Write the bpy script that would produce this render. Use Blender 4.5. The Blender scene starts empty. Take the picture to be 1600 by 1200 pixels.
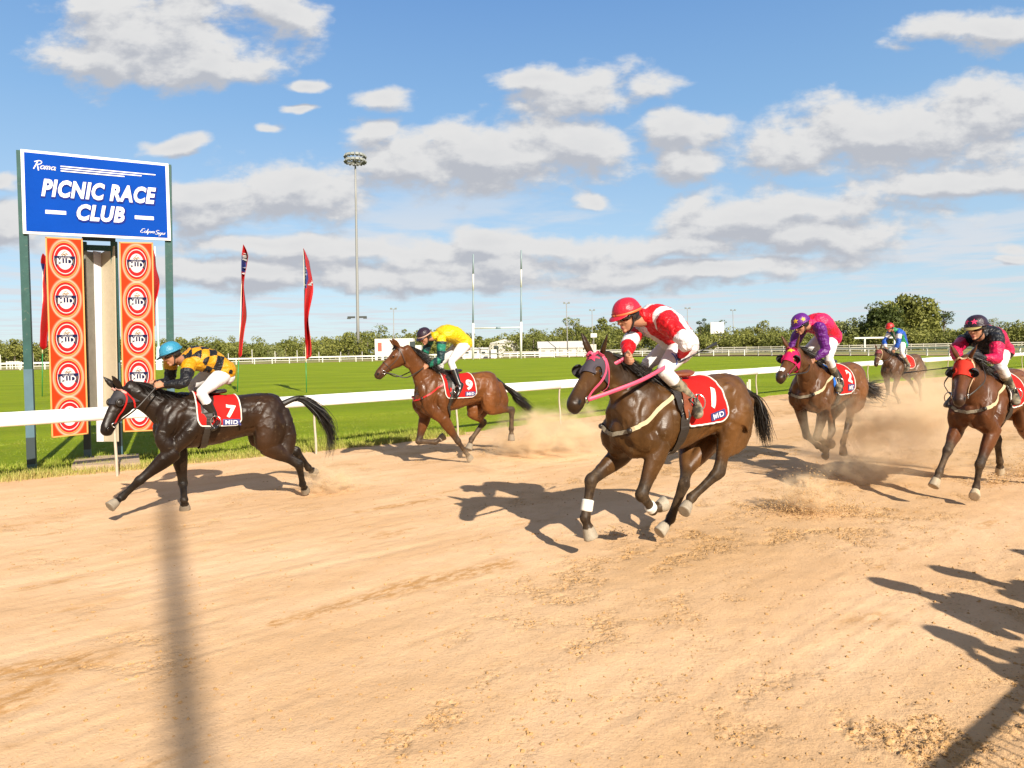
import bpy, bmesh, math, random
import numpy as np
from mathutils import Vector, Matrix, noise as mnoise
from mathutils.bvhtree import BVHTree

random.seed(7)
RNG = np.random.default_rng(7)
SC = bpy.context.scene
COL = SC.collection

# ------------------------------------------------------------------ camera, world, sun
CAM_H = 1.87
FPX = 1070.0
PITCH = math.atan(53 / 1070)
ROLL = math.atan(0.018)
CF = np.array([0, math.cos(PITCH), -math.sin(PITCH)])
_r = np.array([1.0, 0, 0]); _u = np.array([0, math.sin(PITCH), math.cos(PITCH)])
CR = math.cos(ROLL) * _r - math.sin(ROLL) * _u
CU = math.cos(ROLL) * _u + math.sin(ROLL) * _r
CO = np.array([0, 0, CAM_H])
cam_data = bpy.data.cameras.new("camera")
cam = bpy.data.objects.new("camera", cam_data); COL.objects.link(cam)
cam_data.sensor_width = 36.0
cam_data.lens = FPX / 1600 * 36.0
cam_data.clip_start = 0.05; cam_data.clip_end = 6000
M = Matrix.Identity(4)
for i in range(3):
    M[i][0] = CR[i]; M[i][1] = CU[i]; M[i][2] = -CF[i]; M[i][3] = CO[i]
cam.matrix_world = M
SC.camera = cam

SUN_EL = math.radians(32.0)
SH = np.array([-0.461, 0.888]); SH /= np.linalg.norm(SH)      # direction in which shadows fall
sun_data = bpy.data.lights.new("sun", 'SUN'); sun = bpy.data.objects.new("sun", sun_data); COL.objects.link(sun)
sun_data.energy = 5.0; sun_data.angle = math.radians(0.53); sun_data.color = (1.0, 0.91, 0.78)
ldir = Vector((SH[0] * math.cos(SUN_EL), SH[1] * math.cos(SUN_EL), -math.sin(SUN_EL)))
sun.rotation_euler = ldir.to_track_quat('-Z', 'Y').to_euler()
sun.location = (10, -20, 20)

SC.view_settings.view_transform = 'Standard'
SC.view_settings.look = 'None'
SC.view_settings.gamma = 1.0
SC.view_settings.exposure = 0.86
SC.cycles.use_denoising = True
SC.cycles.max_bounces = 8
SC.cycles.volume_bounces = 3
SC.cycles.volume_step_rate = 2.0
SC.cycles.volume_max_steps = 96
SC.cycles.transparent_max_bounces = 12

def ray(px, py):
    return CF + (px - 800) / FPX * CR - (py - 600) / FPX * CU
def G(px, py, z=0.0):
    d = ray(px, py); t = (z - CAM_H) / d[2]; return CO + d * t
def At(px, py, Y):
    d = ray(px, py); return CO + d * (Y / d[1])
def onplane(px, py, p0, n):
    d = ray(px, py); t = ((p0 - CO) @ n) / (d @ n); return CO + d * t

# sky: Nishita plus cumulus clouds defined by direction
world = bpy.data.worlds.new("World"); SC.world = world; world.use_nodes = True
NT = world.node_tree; NT.nodes.clear()
try: world.cycles.sampling_method = 'MANUAL'; world.cycles.sample_map_resolution = 512
except Exception: pass
def N(nt, t, **kw):
    n = nt.nodes.new(t)
    for k, v in kw.items(): setattr(n, k, v)
    return n
def math_(nt, op, a, b=None, c=None, clamp=False):
    n = nt.nodes.new('ShaderNodeMath'); n.operation = op; n.use_clamp = clamp
    for i, v in enumerate((a, b, c)):
        if v is None: continue
        if isinstance(v, (int, float)): n.inputs[i].default_value = v
        else: nt.links.new(v, n.inputs[i])
    return n.outputs[0]
def vmath(nt, op, a, b=None, out=0):
    n = nt.nodes.new('ShaderNodeVectorMath'); n.operation = op
    for i, v in enumerate((a, b)):
        if v is None: continue
        if isinstance(v, (tuple, list)): n.inputs[i].default_value = v
        else: nt.links.new(v, n.inputs[i])
    return n.outputs[out]
def mixc(nt, fac, a, b, blend='MIX'):
    n = nt.nodes.new('ShaderNodeMix'); n.data_type = 'RGBA'; n.blend_type = blend
    n.clamp_factor = True
    for sock, v in ((n.inputs[0], fac), (n.inputs[6], a), (n.inputs[7], b)):
        if isinstance(v, (int, float)): sock.default_value = v
        elif isinstance(v, (tuple, list)): sock.default_value = (*v[:3], 1)
        else: nt.links.new(v, sock)
    return n.outputs[2]
def maprange(nt, v, a, b, c=0.0, d=1.0, smooth=True):
    n = nt.nodes.new('ShaderNodeMapRange'); n.interpolation_type = 'SMOOTHSTEP' if smooth else 'LINEAR'
    n.clamp = True
    nt.links.new(v, n.inputs[0])
    for i, q in zip((1, 2, 3, 4), (a, b, c, d)): n.inputs[i].default_value = q
    return n.outputs[0]

CLOUDS = [(250,50,180,80),(340,105,95,42),(160,85,85,52),(430,15,75,34),(275,228,48,15),(620,162,52,18),
 (910,142,120,36),(825,124,80,17),(1000,138,72,20),(800,240,190,58),(640,262,130,44),(460,298,150,46),(330,325,110,42),(600,208,48,24),(905,232,88,48),
 (1060,203,88,36),(1068,252,56,30),(1400,212,240,56),(1545,188,130,62),(1240,228,112,44),(1545,48,125,30),
 (1200,335,150,40),(1300,322,200,32),(1480,288,190,25),(1560,282,120,24),(1250,365,230,44),(420,208,32,11),(475,173,34,9),(912,309,34,12),(760,380,75,22),
 (1050,392,220,28),(870,392,170,26),(620,398,240,28),(400,430,260,30),(10,352,75,42),(15,282,34,14),(1580,382,40,12),(1570,400,40,9),(700,440,420,22),(1100,425,300,18),(480,130,40,10),(740,415,300,30),(420,385,170,20)]
blobs = []
for cx, cy, rx, ry in CLOUDS:
    d = ray(cx, cy); blobs.append((d[0] / d[1], d[2] / d[1], rx * 1.12 / FPX, ry * 1.18 / FPX))
tc = N(NT, 'ShaderNodeTexCoord')
sep = N(NT, 'ShaderNodeSeparateXYZ'); NT.links.new(tc.outputs['Generated'], sep.inputs[0])
yy = math_(NT, 'MAXIMUM', math_(NT, 'ABSOLUTE', sep.outputs[1]), 0.02)
U = math_(NT, 'DIVIDE', sep.outputs[0], yy); V = math_(NT, 'DIVIDE', sep.outputs[2], yy)
cmb = N(NT, 'ShaderNodeCombineXYZ'); NT.links.new(U, cmb.inputs[0]); NT.links.new(V, cmb.inputs[1])
UV0 = cmb.outputs[0]
def noise_tex(nt, vec, scale, detail=4, rough=0.55, out=0, dist=0.0, dim='3D'):
    n = N(nt, 'ShaderNodeTexNoise'); n.noise_dimensions = dim
    n.inputs['Scale'].default_value = scale; n.inputs['Detail'].default_value = detail; n.inputs['Roughness'].default_value = rough
    n.inputs['Distortion'].default_value = dist
    if vec is not None: nt.links.new(vec, n.inputs['Vector'])
    return n.outputs[out]
def cloud_density(off):
    p = vmath(NT, 'ADD', UV0, off)
    pn = vmath(NT, 'MULTIPLY', p, (1.0, 1.9, 1.0))
    w = noise_tex(NT, pn, 5.0, 3, 0.6, out=1, dim='2D')
    w = vmath(NT, 'SUBTRACT', w, (0.5, 0.5, 0.5)); w = vmath(NT, 'MULTIPLY', w, (0.10, 0.05, 0))
    q = vmath(NT, 'ADD', p, w)
    best = None
    for u, v, a, b in blobs:
        dd = vmath(NT, 'SUBTRACT', q, (u, v, 0)); dd = vmath(NT, 'MULTIPLY', dd, (1 / a, 1 / b, 0))
        L = vmath(NT, 'LENGTH', dd, out=1)
        best = L if best is None else math_(NT, 'SMOOTH_MIN', best, L, 0.25)
    field = math_(NT, 'SUBTRACT', 1.0, best)
    f1 = noise_tex(NT, pn, 9.5, 7, 0.54, dim='2D', dist=0.1)
    f3 = noise_tex(NT, pn, 34.0, 6, 0.60, dim='2D', dist=0.2)
    f2 = math_(NT, 'ADD', math_(NT, 'SUBTRACT', f1, 0.5), math_(NT, 'MULTIPLY', math_(NT, 'SUBTRACT', f3, 0.5), 0.30))
    return math_(NT, 'ADD', math_(NT, 'MULTIPLY', f2, 1.55), field), f1
d0, fb0 = cloud_density((0, 0, 0))
d1, fb1 = cloud_density((0.008, 0.022, 0))
alpha = maprange(NT, d0, -0.06, 0.50)
# faint layer of thin stratocumulus towards the horizon
vv = math_(NT, 'MAXIMUM', V, 0.012)
lay = N(NT, 'ShaderNodeCombineXYZ'); NT.links.new(math_(NT, 'DIVIDE', U, vv), lay.inputs[0]); NT.links.new(math_(NT, 'DIVIDE', 1.0, vv), lay.inputs[1])
ln = noise_tex(NT, lay.outputs[0], 0.55, 5, 0.6, dim='2D')
lmask = math_(NT, 'MULTIPLY', maprange(NT, ln, 0.42, 0.66), math_(NT, 'MULTIPLY', maprange(NT, V, 0.30, 0.14), maprange(NT, V, 0.0, 0.04)))
lmask = math_(NT, 'MULTIPLY', lmask, 0.85)
shade = math_(NT, 'SUBTRACT', d0, d1)
lit = maprange(NT, shade, -0.36, 0.30)
core = maprange(NT, d0, 0.40, 1.35)
lit = math_(NT, 'SUBTRACT', lit, math_(NT, 'MULTIPLY', core, 0.22), clamp=True)
sky = N(NT, 'ShaderNodeTexSky', sky_type='NISHITA'); sky.sun_disc = False
sky.sun_elevation = SUN_EL
sky.sun_rotation = math.atan2(-SH[0], -SH[1])
sky.altitude = 300; sky.air_density = 1.0; sky.dust_density = 0.6; sky.ozone_density = 2.2
hsv = N(NT, 'ShaderNodeHueSaturation'); hsv.inputs['Saturation'].default_value = 1.0; hsv.inputs['Value'].default_value = 1.22
NT.links.new(sky.outputs[0], hsv.inputs['Color'])
CLD_HI = (5.0, 5.0, 5.0); CLD_LO = (3.2, 3.35, 3.7)
hor = math_(NT, 'SQRT', math_(NT, 'ADD', math_(NT, 'MULTIPLY', sep.outputs[0], sep.outputs[0]), math_(NT, 'ADD', math_(NT, 'MULTIPLY', sep.outputs[1], sep.outputs[1]), 0.0004)))
VE = math_(NT, 'DIVIDE', sep.outputs[2], hor)
rmp = N(NT, 'ShaderNodeValToRGB'); NT.links.new(maprange(NT, VE, 0.0, 0.6, 0.0, 1.0, smooth=False), rmp.inputs[0])
stops = [(0.0, (3.7, 4.6, 5.1)), (0.22, (2.8, 4.0, 5.1)), (0.55, (1.55, 2.95, 4.85)), (1.0, (0.70, 1.80, 4.2))]
rmp.color_ramp.elements[0].color = (*stops[0][1], 1); rmp.color_ramp.elements[1].color = (*stops[3][1], 1)
for p_, c_ in stops[1:3]: e_ = rmp.color_ramp.elements.new(p_); e_.color = (*c_, 1)
skyc = mixc(NT, 0.80, hsv.outputs[0], rmp.outputs[0])
ccol = mixc(NT, lit, CLD_LO, CLD_HI)
c1 = mixc(NT, lmask, skyc, (4.6, 4.8, 5.1))
c2 = mixc(NT, alpha, c1, ccol)
# unseen broken cloud overhead and behind, added to whiten the ambient light
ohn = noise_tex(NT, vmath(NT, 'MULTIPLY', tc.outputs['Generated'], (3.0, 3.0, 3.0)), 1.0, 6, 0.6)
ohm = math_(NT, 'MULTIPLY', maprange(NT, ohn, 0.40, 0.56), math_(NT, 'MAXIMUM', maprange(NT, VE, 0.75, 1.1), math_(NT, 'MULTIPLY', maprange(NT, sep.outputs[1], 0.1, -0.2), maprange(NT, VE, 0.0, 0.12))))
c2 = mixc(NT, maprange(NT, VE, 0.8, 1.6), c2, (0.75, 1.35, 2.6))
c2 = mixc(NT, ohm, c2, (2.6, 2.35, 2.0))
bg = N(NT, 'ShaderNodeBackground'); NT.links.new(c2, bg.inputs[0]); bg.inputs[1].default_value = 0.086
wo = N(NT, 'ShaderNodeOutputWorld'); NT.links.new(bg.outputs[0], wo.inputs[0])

# ------------------------------------------------------------------ helpers
def tag(o, label=None, cat=None, group=None, kind=None):
    if label: o['label'] = label
    if cat: o['category'] = cat
    if group: o['group'] = group
    if kind: o['kind'] = kind
    return o
def empty(name, loc=(0, 0, 0), rot=0.0, scale=1.0, parent=None):
    o = bpy.data.objects.new(name, None); COL.objects.link(o); o.empty_display_size = 0.2
    o.location = loc; o.rotation_euler = (0, 0, rot); o.scale = (scale,) * 3
    if parent: o.parent = parent
    return o
def mesh_obj(name, V_, F_, mat=None, parent=None, smooth=True):
    me = bpy.data.meshes.new(name)
    me.from_pydata([tuple(map(float, v)) for v in V_], [], [tuple(map(int, f)) for f in F_])
    me.update()
    if smooth: me.shade_smooth()
    o = bpy.data.objects.new(name, me); COL.objects.link(o)
    if mat: me.materials.append(mat)
    if parent: o.parent = parent
    return o
class MB:
    """collects shapes into one mesh"""
    def __init__(s): s.v = []; s.f = []; s.n = 0
    def add(s, V_, F_):
        V_ = np.asarray(V_, float).reshape(-1, 3)
        s.v.append(V_); s.f += [tuple(int(i) + s.n for i in f) for f in F_]; s.n += len(V_); return s
    def verts(s): return np.concatenate(s.v) if s.v else np.zeros((0, 3))
    def build(s, name, mat=None, parent=None, smooth=False, loc=None):
        V_ = s.verts()
        if loc is not None: V_ = V_ - np.array(loc)
        o = mesh_obj(name, V_, s.f, mat, parent, smooth)
        if loc is not None: o.location = loc
        return o
    def box(s, c, size, ax=None):
        a = np.eye(3) if ax is None else np.array(ax, float)
        h = np.array(size) / 2
        P = [np.array(c) + a[0] * h[0] * i + a[1] * h[1] * j + a[2] * h[2] * k for i in (-1, 1) for j in (-1, 1) for k in (-1, 1)]
        return s.add(P, [(0, 1, 3, 2), (4, 6, 7, 5), (0, 4, 5, 1), (2, 3, 7, 6), (0, 2, 6, 4), (1, 5, 7, 3)])
    def tube(s, pts, r, n=8, lref=(0, 1, 0.01), sub=0):
        pts = np.asarray(pts, float); r = np.broadcast_to(np.asarray(r, float), (len(pts),))
        V_, F_ = loft(np.column_stack([pts, r, r]), n=n, sub=sub, lref=lref, cap=0.0); return s.add(V_, F_)
    def ball(s, c, r, n=10, ax=None):
        V_, F_ = sphere(c, r, n, ax); return s.add(V_, F_)
def crom(P, sub):
    if sub <= 1: return P
    P = np.asarray(P, float); out = []
    n = len(P)
    for i in range(n - 1):
        p0 = P[max(i - 1, 0)]; p1 = P[i]; p2 = P[i + 1]; p3 = P[min(i + 2, n - 1)]
        for k in range(sub):
            t = k / sub
            out.append(0.5 * ((2 * p1) + (-p0 + p2) * t + (2 * p0 - 5 * p1 + 4 * p2 - p3) * t * t + (-p0 + 3 * p1 - 3 * p2 + p3) * t ** 3))
    out.append(P[-1]); return np.array(out)
def loft(D, n=20, sub=4, lref=(0, 1, 0), cap=0.5, expo=2.0):
    """D rows: x y z lateral_radius inplane_radius"""
    D = crom(np.asarray(D, float), sub) if sub else np.asarray(D, float)
    P = D[:, :3]; a = np.maximum(D[:, 3], 1e-4); b = np.maximum(D[:, 4], 1e-4)
    T = np.gradient(P, axis=0); T /= (np.linalg.norm(T, axis=1)[:, None] + 1e-12)
    L = np.array(lref, float)[None] - (T @ np.array(lref, float))[:, None] * T
    L /= (np.linalg.norm(L, axis=1)[:, None] + 1e-12)
    Uu = np.cross(T, L)
    th = np.arange(n) * 2 * math.pi / n
    c = np.sign(np.cos(th)) * np.abs(np.cos(th)) ** (2 / expo); s_ = np.sign(np.sin(th)) * np.abs(np.sin(th)) ** (2 / expo)
    R = P[:, None] + L[:, None] * (a[:, None] * c)[..., None] + Uu[:, None] * (b[:, None] * s_)[..., None]
    rings = [R[i] for i in range(len(P))]
    if cap > 0:
        m0 = min(a[0], b[0]) * cap; m1 = min(a[-1], b[-1]) * cap
        rings = [P[0] + (rings[0] - P[0]) * .6 - T[0] * m0 * .8] + rings + [P[-1] + (rings[-1] - P[-1]) * .6 + T[-1] * m1 * .8]
        e0 = P[0] - T[0] * m0; e1 = P[-1] + T[-1] * m1
    else: e0 = P[0]; e1 = P[-1]
    V_ = np.concatenate(rings + [e0[None], e1[None]]); m = len(rings); F_ = []
    for i in range(m - 1):
        for k in range(n):
            k2 = (k + 1) % n; F_.append((i * n + k, i * n + k2, (i + 1) * n + k2, (i + 1) * n + k))
    for k in range(n):
        k2 = (k + 1) % n
        F_.append((m * n, k2, k)); F_.append((m * n + 1, (m - 1) * n + k, (m - 1) * n + k2))
    return V_, F_
def sphere(c, r, n=10, ax=None):
    r = np.broadcast_to(np.asarray(r, float), (3,)); a = np.eye(3) if ax is None else np.array(ax, float)
    V_ = [(0, 0, 1)]; m = max(4, n // 2 + 1)
    for i in range(1, m):
        ph = math.pi * i / m
        for k in range(n):
            t = 2 * math.pi * k / n; V_.append((math.sin(ph) * math.cos(t), math.sin(ph) * math.sin(t), math.cos(ph)))
    V_.append((0, 0, -1)); V_ = np.array(V_) * r; V_ = V_ @ a + np.array(c)
    F_ = []
    for k in range(n):
        k2 = (k + 1) % n; F_.append((0, 1 + k, 1 + k2))
        for i in range(m - 2):
            F_.append((1 + i * n + k, 1 + (i + 1) * n + k, 1 + (i + 1) * n + k2, 1 + i * n + k2))
        F_.append((len(V_) - 1, 1 + (m - 2) * n + k2, 1 + (m - 2) * n + k))
    return V_, F_
def fused(mb, voxel, smooth=3, fac=0.5):
    """merge overlapping closed shapes into one continuous surface; returns verts, faces"""
    o = mesh_obj("tmp", mb.verts(), mb.f, None, None, False)
    m = o.modifiers.new("r", 'REMESH'); m.mode = 'VOXEL'; m.voxel_size = voxel; m.adaptivity = 0
    if smooth:
        s_ = o.modifiers.new("s", 'SMOOTH'); s_.iterations = smooth; s_.factor = fac
    dg = bpy.context.evaluated_depsgraph_get(); dg.update()
    ev = o.evaluated_get(dg); me = ev.to_mesh()
    V_ = np.empty(len(me.vertices) * 3); me.vertices.foreach_get('co', V_); V_ = V_.reshape(-1, 3)
    F_ = [tuple(p.vertices) for p in me.polygons]
    ev.to_mesh_clear(); me0 = o.data; bpy.data.objects.remove(o); bpy.data.meshes.remove(me0)
    return V_, F_
def setcol(o, C_, alpha=None):
    me = o.data; at = me.color_attributes.new("Col", 'FLOAT_COLOR', 'POINT')
    A = np.ones((len(me.vertices), 4)); A[:, :3] = C_
    if alpha is not None: A[:, 3] = alpha
    at.data.foreach_set('color', A.ravel())
def segd(P, a, b):
    a = np.array(a, float); b = np.array(b, float); ab = b - a
    t = np.clip(((P - a) @ ab) / (ab @ ab), 0, 1); return np.linalg.norm(P - (a + t[:, None] * ab), axis=1), t
def sst(x, a, b): t = np.clip((x - a) / (b - a), 0, 1); return t * t * (3 - 2 * t)
def vnoise(P, scale, seed=0, octs=3):
    """vectorised value noise, 3D, range about -1..1"""
    out = 0; amp = 1; tot = 0
    for o_ in range(octs):
        Q = np.asarray(P) * scale * (2 ** o_) + 17.3 * (seed + o_); I = np.floor(Q).astype(np.int64); Fr = Q - I; Fr = Fr * Fr * (3 - 2 * Fr)
        r_ = 0
        for dx in (0, 1):
            for dy in (0, 1):
                for dz in (0, 1):
                    h = (I[:, 0] + dx) * 374761393 + (I[:, 1] + dy) * 668265263 + (I[:, 2] + dz) * 2147483647 % 999983 + seed * 974711
                    h = (h ^ (h >> 13)) * 1274126177 & 0x7fffffff; h = (h ^ (h >> 16)) & 0xffff
                    w = (Fr[:, 0] if dx else 1 - Fr[:, 0]) * (Fr[:, 1] if dy else 1 - Fr[:, 1]) * (Fr[:, 2] if dz else 1 - Fr[:, 2])
                    r_ = r_ + w * (h / 32767.5 - 1)
        out = out + r_ * amp; tot += amp; amp *= .5
    return out / tot

# ------------------------------------------------------------------ materials
MATS = {}
def mat(name, color=(.5, .5, .5), rough=.6, metal=0.0, spec=.5, var=0.0, vscale=8.0, bump=0.0, bscale=40.0, attr=False, coat=0.0, sheen=0.0, two=None, bdist=.01, wear=0.0):
    if name in MATS: return MATS[name]
    m = bpy.data.materials.new(name); m.use_nodes = True; nt = m.node_tree; nt.nodes.clear()
    b = N(nt, 'ShaderNodeBsdfPrincipled'); o = N(nt, 'ShaderNodeOutputMaterial'); nt.links.new(b.outputs[0], o.inputs[0])
    t = N(nt, 'ShaderNodeTexCoord'); P = t.outputs['Object']
    if attr:
        a = N(nt, 'ShaderNodeVertexColor'); a.layer_name = 'Col'; base = a.outputs[0]
    else:
        rgb = N(nt, 'ShaderNodeRGB'); rgb.outputs[0].default_value = (*color, 1); base = rgb.outputs[0]
    if two is not None:
        base = mixc(nt, maprange(nt, noise_tex(nt, P, vscale * .6, 5, .6), .42, .62), base, two)
    if var:
        f = noise_tex(nt, P, vscale, 5, .6)
        mr = maprange(nt, f, .25, .75, 1 - var, 1 + var, smooth=False)
        base = mixc(nt, 1.0, base, mr, 'MULTIPLY')
    if wear:
        f = maprange(nt, noise_tex(nt, P, vscale * 3, 6, .7), .58, .68, 0, wear)
        base = mixc(nt, f, base, (.35, .30, .22))
    nt.links.new(base, b.inputs['Base Color'])
    b.inputs['Roughness'].default_value = rough; b.inputs['Metallic'].default_value = metal
    b.inputs['Specular IOR Level'].default_value = spec
    if coat: b.inputs['Coat Weight'].default_value = coat; b.inputs['Coat Roughness'].default_value = .25
    if sheen: b.inputs['Sheen Weight'].default_value = sheen
    if bump:
        bn = N(nt, 'ShaderNodeBump'); bn.inputs['Strength'].default_value = bump; bn.inputs['Distance'].default_value = bdist
        nt.links.new(noise_tex(nt, P, bscale, 5, .6), bn.inputs['Height']); nt.links.new(bn.outputs[0], b.inputs['Normal'])
    MATS[name] = m; return m

# ------------------------------------------------------------------ the ground
TS = np.array([math.sin(math.radians(50.2)), math.cos(math.radians(50.2))])     # along the track
TN = np.array([-TS[1], TS[0]])                                                   # towards the grass
RAILP = np.array([(-12.0, 6.02), (-9.0, 8.50), (-6.23, 10.72), (-3.67, 12.68), (-1.63, 14.36), (0.72, 16.55), (16.34, 30.64), (31.37, 43.01), (60.0, 66.5)])
RS = RAILP @ TS; RN = RAILP @ TN
def rail_n(s): return np.interp(s, RS, RN)

def sand_height(X, Y):
    P = np.column_stack([X, Y, np.zeros_like(X)])
    s = X * TS[0] + Y * TS[1]; n = X * TN[0] + Y * TN[1]
    Q = np.column_stack([s * .35, n, np.zeros_like(X)])
    h = .014 * vnoise(Q, .9, 1, 2) + .005 * vnoise(P, 4.0, 2, 3)
    # churned bands parallel to the track, with hoof pits and pushed up lips
    band = .5 + .5 * np.sin(n * 2.1 + 1.2 * vnoise(Q, .5, 5, 2)); right = sst(X, -2.5, 2.5)
    churn = np.clip(.12 + .85 * right * band + .35 * vnoise(Q, .7, 9, 2), 0, 1)
    cl = sst(vnoise(np.column_stack([s * .5, n, n * 0]), 1.7, 41, 3) + .42 * churn, .0, .52); cl = cl * np.clip(.22 + 1.1 * churn, 0, 1)
    cl = np.maximum(cl, sst(vnoise(P, 2.6, 47, 2), .42, .62) * (.25 + .75 * churn))
    cl = cl * (.06 + .94 * sst(vnoise(P, 5.0, 63, 3), -.08, .38))
    c = vnoise(P, 9.0, 14, 2); h += .005 * c
    c = vnoise(P, 33.0, 15, 2); h += cl * .026 * np.clip(c - .05, -.22, .6)
    c = vnoise(P, 55.0, 18, 2); h += (.05 + .95 * cl) * .012 * np.clip(c, -.5, 1)
    tr = vnoise(np.column_stack([s * .05, n, n * 0]), 9.0, 52, 2); h += .006 * tr * sst(vnoise(Q, .8, 55, 2), -.1, .3)
    Q2 = np.column_stack([s * .10, n, np.zeros_like(X)])
    h += .003 * vnoise(Q2, 14.0, 21, 2)                           # harrow lines
    return h, churn, cl
# sand: fan-shaped grid, fine near the camera
R0 = 1.0; rr = [R0]
while rr[-1] < 95: rr.append(rr[-1] * (1.0036 if rr[-1] < 16 else 1.009))
rr = np.array(rr); AA = np.radians(np.linspace(-62, 66, 860))
gx = (rr[:, None] * np.sin(AA)[None]).ravel(); gy = (rr[:, None] * np.cos(AA)[None]).ravel()
hz, churn, clus = sand_height(gx, gy)
sN = gx * TN[0] + gy * TN[1]; sS = gx * TS[0] + gy * TS[1]
streak = np.zeros(len(gx)); GP = np.column_stack([gx, gy, gx * 0]); gn = vnoise(GP, 3.0, 61, 3)
for (xa, ya), (xb, yb), wd in (((480, 962), (600, 925), .16), ((600, 925), (785, 882), .20), ((-20, 1062), (135, 1030), .22), ((-20, 1110), (60, 1075), .2), ((560, 800), (680, 780), .10), ((430, 975), (520, 950), .08)):
    pa, pb = G(xa, ya), G(xb, yb); d_, t_ = segd(GP, pa, pb); streak = np.maximum(streak, 1 - sst(d_ + .10 * gn, wd * .3, wd * 1.1))
hz = hz - .10 * sst(sN - rail_n(sS), .9, 1.6)
nr, na = len(rr), len(AA)
Fg = []
idx = np.arange(nr * na).reshape(nr, na)
quads = np.stack([idx[:-1, :-1], idx[:-1, 1:], idx[1:, 1:], idx[1:, :-1]], -1).reshape(-1, 4)
keep = (sN[quads[:, 0]] - rail_n(sS[quads[:, 0]])) < 2.2
quads = quads[keep]
me = bpy.data.meshes.new("sand_track")
me.vertices.add(len(gx)); me.vertices.foreach_set('co', np.column_stack([gx, gy, hz]).ravel())
me.loops.add(quads.size); me.loops.foreach_set('vertex_index', quads[:, ::-1].ravel())
me.polygons.add(len(quads)); me.polygons.foreach_set('loop_start', np.arange(len(quads)) * 4)
me.update(); me.validate(); me.shade_smooth()
sand = bpy.data.objects.new("sand_track", me); COL.objects.link(sand); tag(sand, kind='structure')
A = me.color_attributes.new("Col", 'FLOAT_COLOR', 'POINT'); cc = np.ones((len(gx), 4)); cc[:, 0] = churn; cc[:, 1] = clus; cc[:, 2] = streak; A.data.foreach_set('color', cc.ravel())

def sand_material():
    m = bpy.data.materials.new("sand"); m.use_nodes = True; nt = m.node_tree; nt.nodes.clear()
    b = N(nt, 'ShaderNodeBsdfPrincipled'); o = N(nt, 'ShaderNodeOutputMaterial'); nt.links.new(b.outputs[0], o.inputs[0])
    geo = N(nt, 'ShaderNodeNewGeometry'); mp = N(nt, 'ShaderNodeMapping'); mp.vector_type = 'POINT'
    mp.inputs['Rotation'].default_value = (0, 0, -math.atan2(TS[1], TS[0]))
    nt.links.new(geo.outputs['Position'], mp.inputs['Vector'])
    st = vmath(nt, 'MULTIPLY', mp.outputs[0], (.50, 1, 1))
    a = N(nt, 'ShaderNodeVertexColor'); a.layer_name = 'Col'
    big = noise_tex(nt, st, .9, 5, .6); med = noise_tex(nt, st, 5.0, 6, .65); fine = noise_tex(nt, geo.outputs['Position'], 38, 6, .7)
    grit = noise_tex(nt, geo.outputs['Position'], 120, 3, .7)
    s_ = N(nt, 'ShaderNodeSeparateColor'); nt.links.new(a.outputs[0], s_.inputs[0]); CH, CL, ST_ = s_.outputs[0], s_.outputs[1], s_.outputs[2]
    crumb = noise_tex(nt, geo.outputs['Position'], 30, 3, .6); pit = noise_tex(nt, geo.outputs['Position'], 44, 2, .5)
    c = mixc(nt, maprange(nt, big, .35, .66), (.555, .355, .195), (.65, .44, .265))
    c = mixc(nt, math_(nt, 'MULTIPLY', maprange(nt, med, .50, .70), .30), c, (.48, .29, .135))
    c = mixc(nt, math_(nt, 'MULTIPLY', CH, .55), c, (.46, .285, .135))
    c = mixc(nt, math_(nt, 'MULTIPLY', CL, maprange(nt, crumb, .42, .60, .15, .75)), c, (.42, .235, .085))
    sc_ = math_(nt, 'MULTIPLY', math_(nt, 'MAXIMUM', ST_, math_(nt, 'MULTIPLY', maprange(nt, noise_tex(nt, vmath(nt, 'MULTIPLY', mp.outputs[0], (.3, 1, 1)), 2.3, 3, .5), .62, .70), .7)), maprange(nt, noise_tex(nt, st, 16, 4, .7), .40, .58, .1, 1.0))
    c = mixc(nt, math_(nt, 'MULTIPLY', sc_, .8), c, (.38, .195, .06))
    c = mixc(nt, math_(nt, 'MULTIPLY', math_(nt, 'ADD', CL, math_(nt, 'ADD', math_(nt, 'MULTIPLY', CH, .35), .14)), maprange(nt, pit, .62, .69, 0, .85)), c, (.13, .065, .022))  # dark specks: shade of small pits put into the colour
    c = mixc(nt, math_(nt, 'MULTIPLY', maprange(nt, fine, .58, .72), .38), c, (.36, .20, .08))
    c = mixc(nt, math_(nt, 'MULTIPLY', maprange(nt, grit, .62, .75), .25), c, (.74, .58, .40))
    nt.links.new(c, b.inputs['Base Color']); b.inputs['Roughness'].default_value = .95; b.inputs['Specular IOR Level'].default_value = .15
    b1 = N(nt, 'ShaderNodeBump'); b1.inputs['Strength'].default_value = .8; b1.inputs['Distance'].default_value = .022
    hsum = math_(nt, 'ADD', math_(nt, 'MULTIPLY', med, .10), math_(nt, 'ADD', math_(nt, 'MULTIPLY', math_(nt, 'MULTIPLY', crumb, math_(nt, 'ADD', CL, .10)), 1.3), math_(nt, 'ADD', math_(nt, 'MULTIPLY', fine, .34), math_(nt, 'MULTIPLY', grit, .10))))
    nt.links.new(hsum, b1.inputs['Height']); nt.links.new(b1.outputs[0], b.inputs['Normal'])
    return m
me.materials.append(sand_material())

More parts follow.
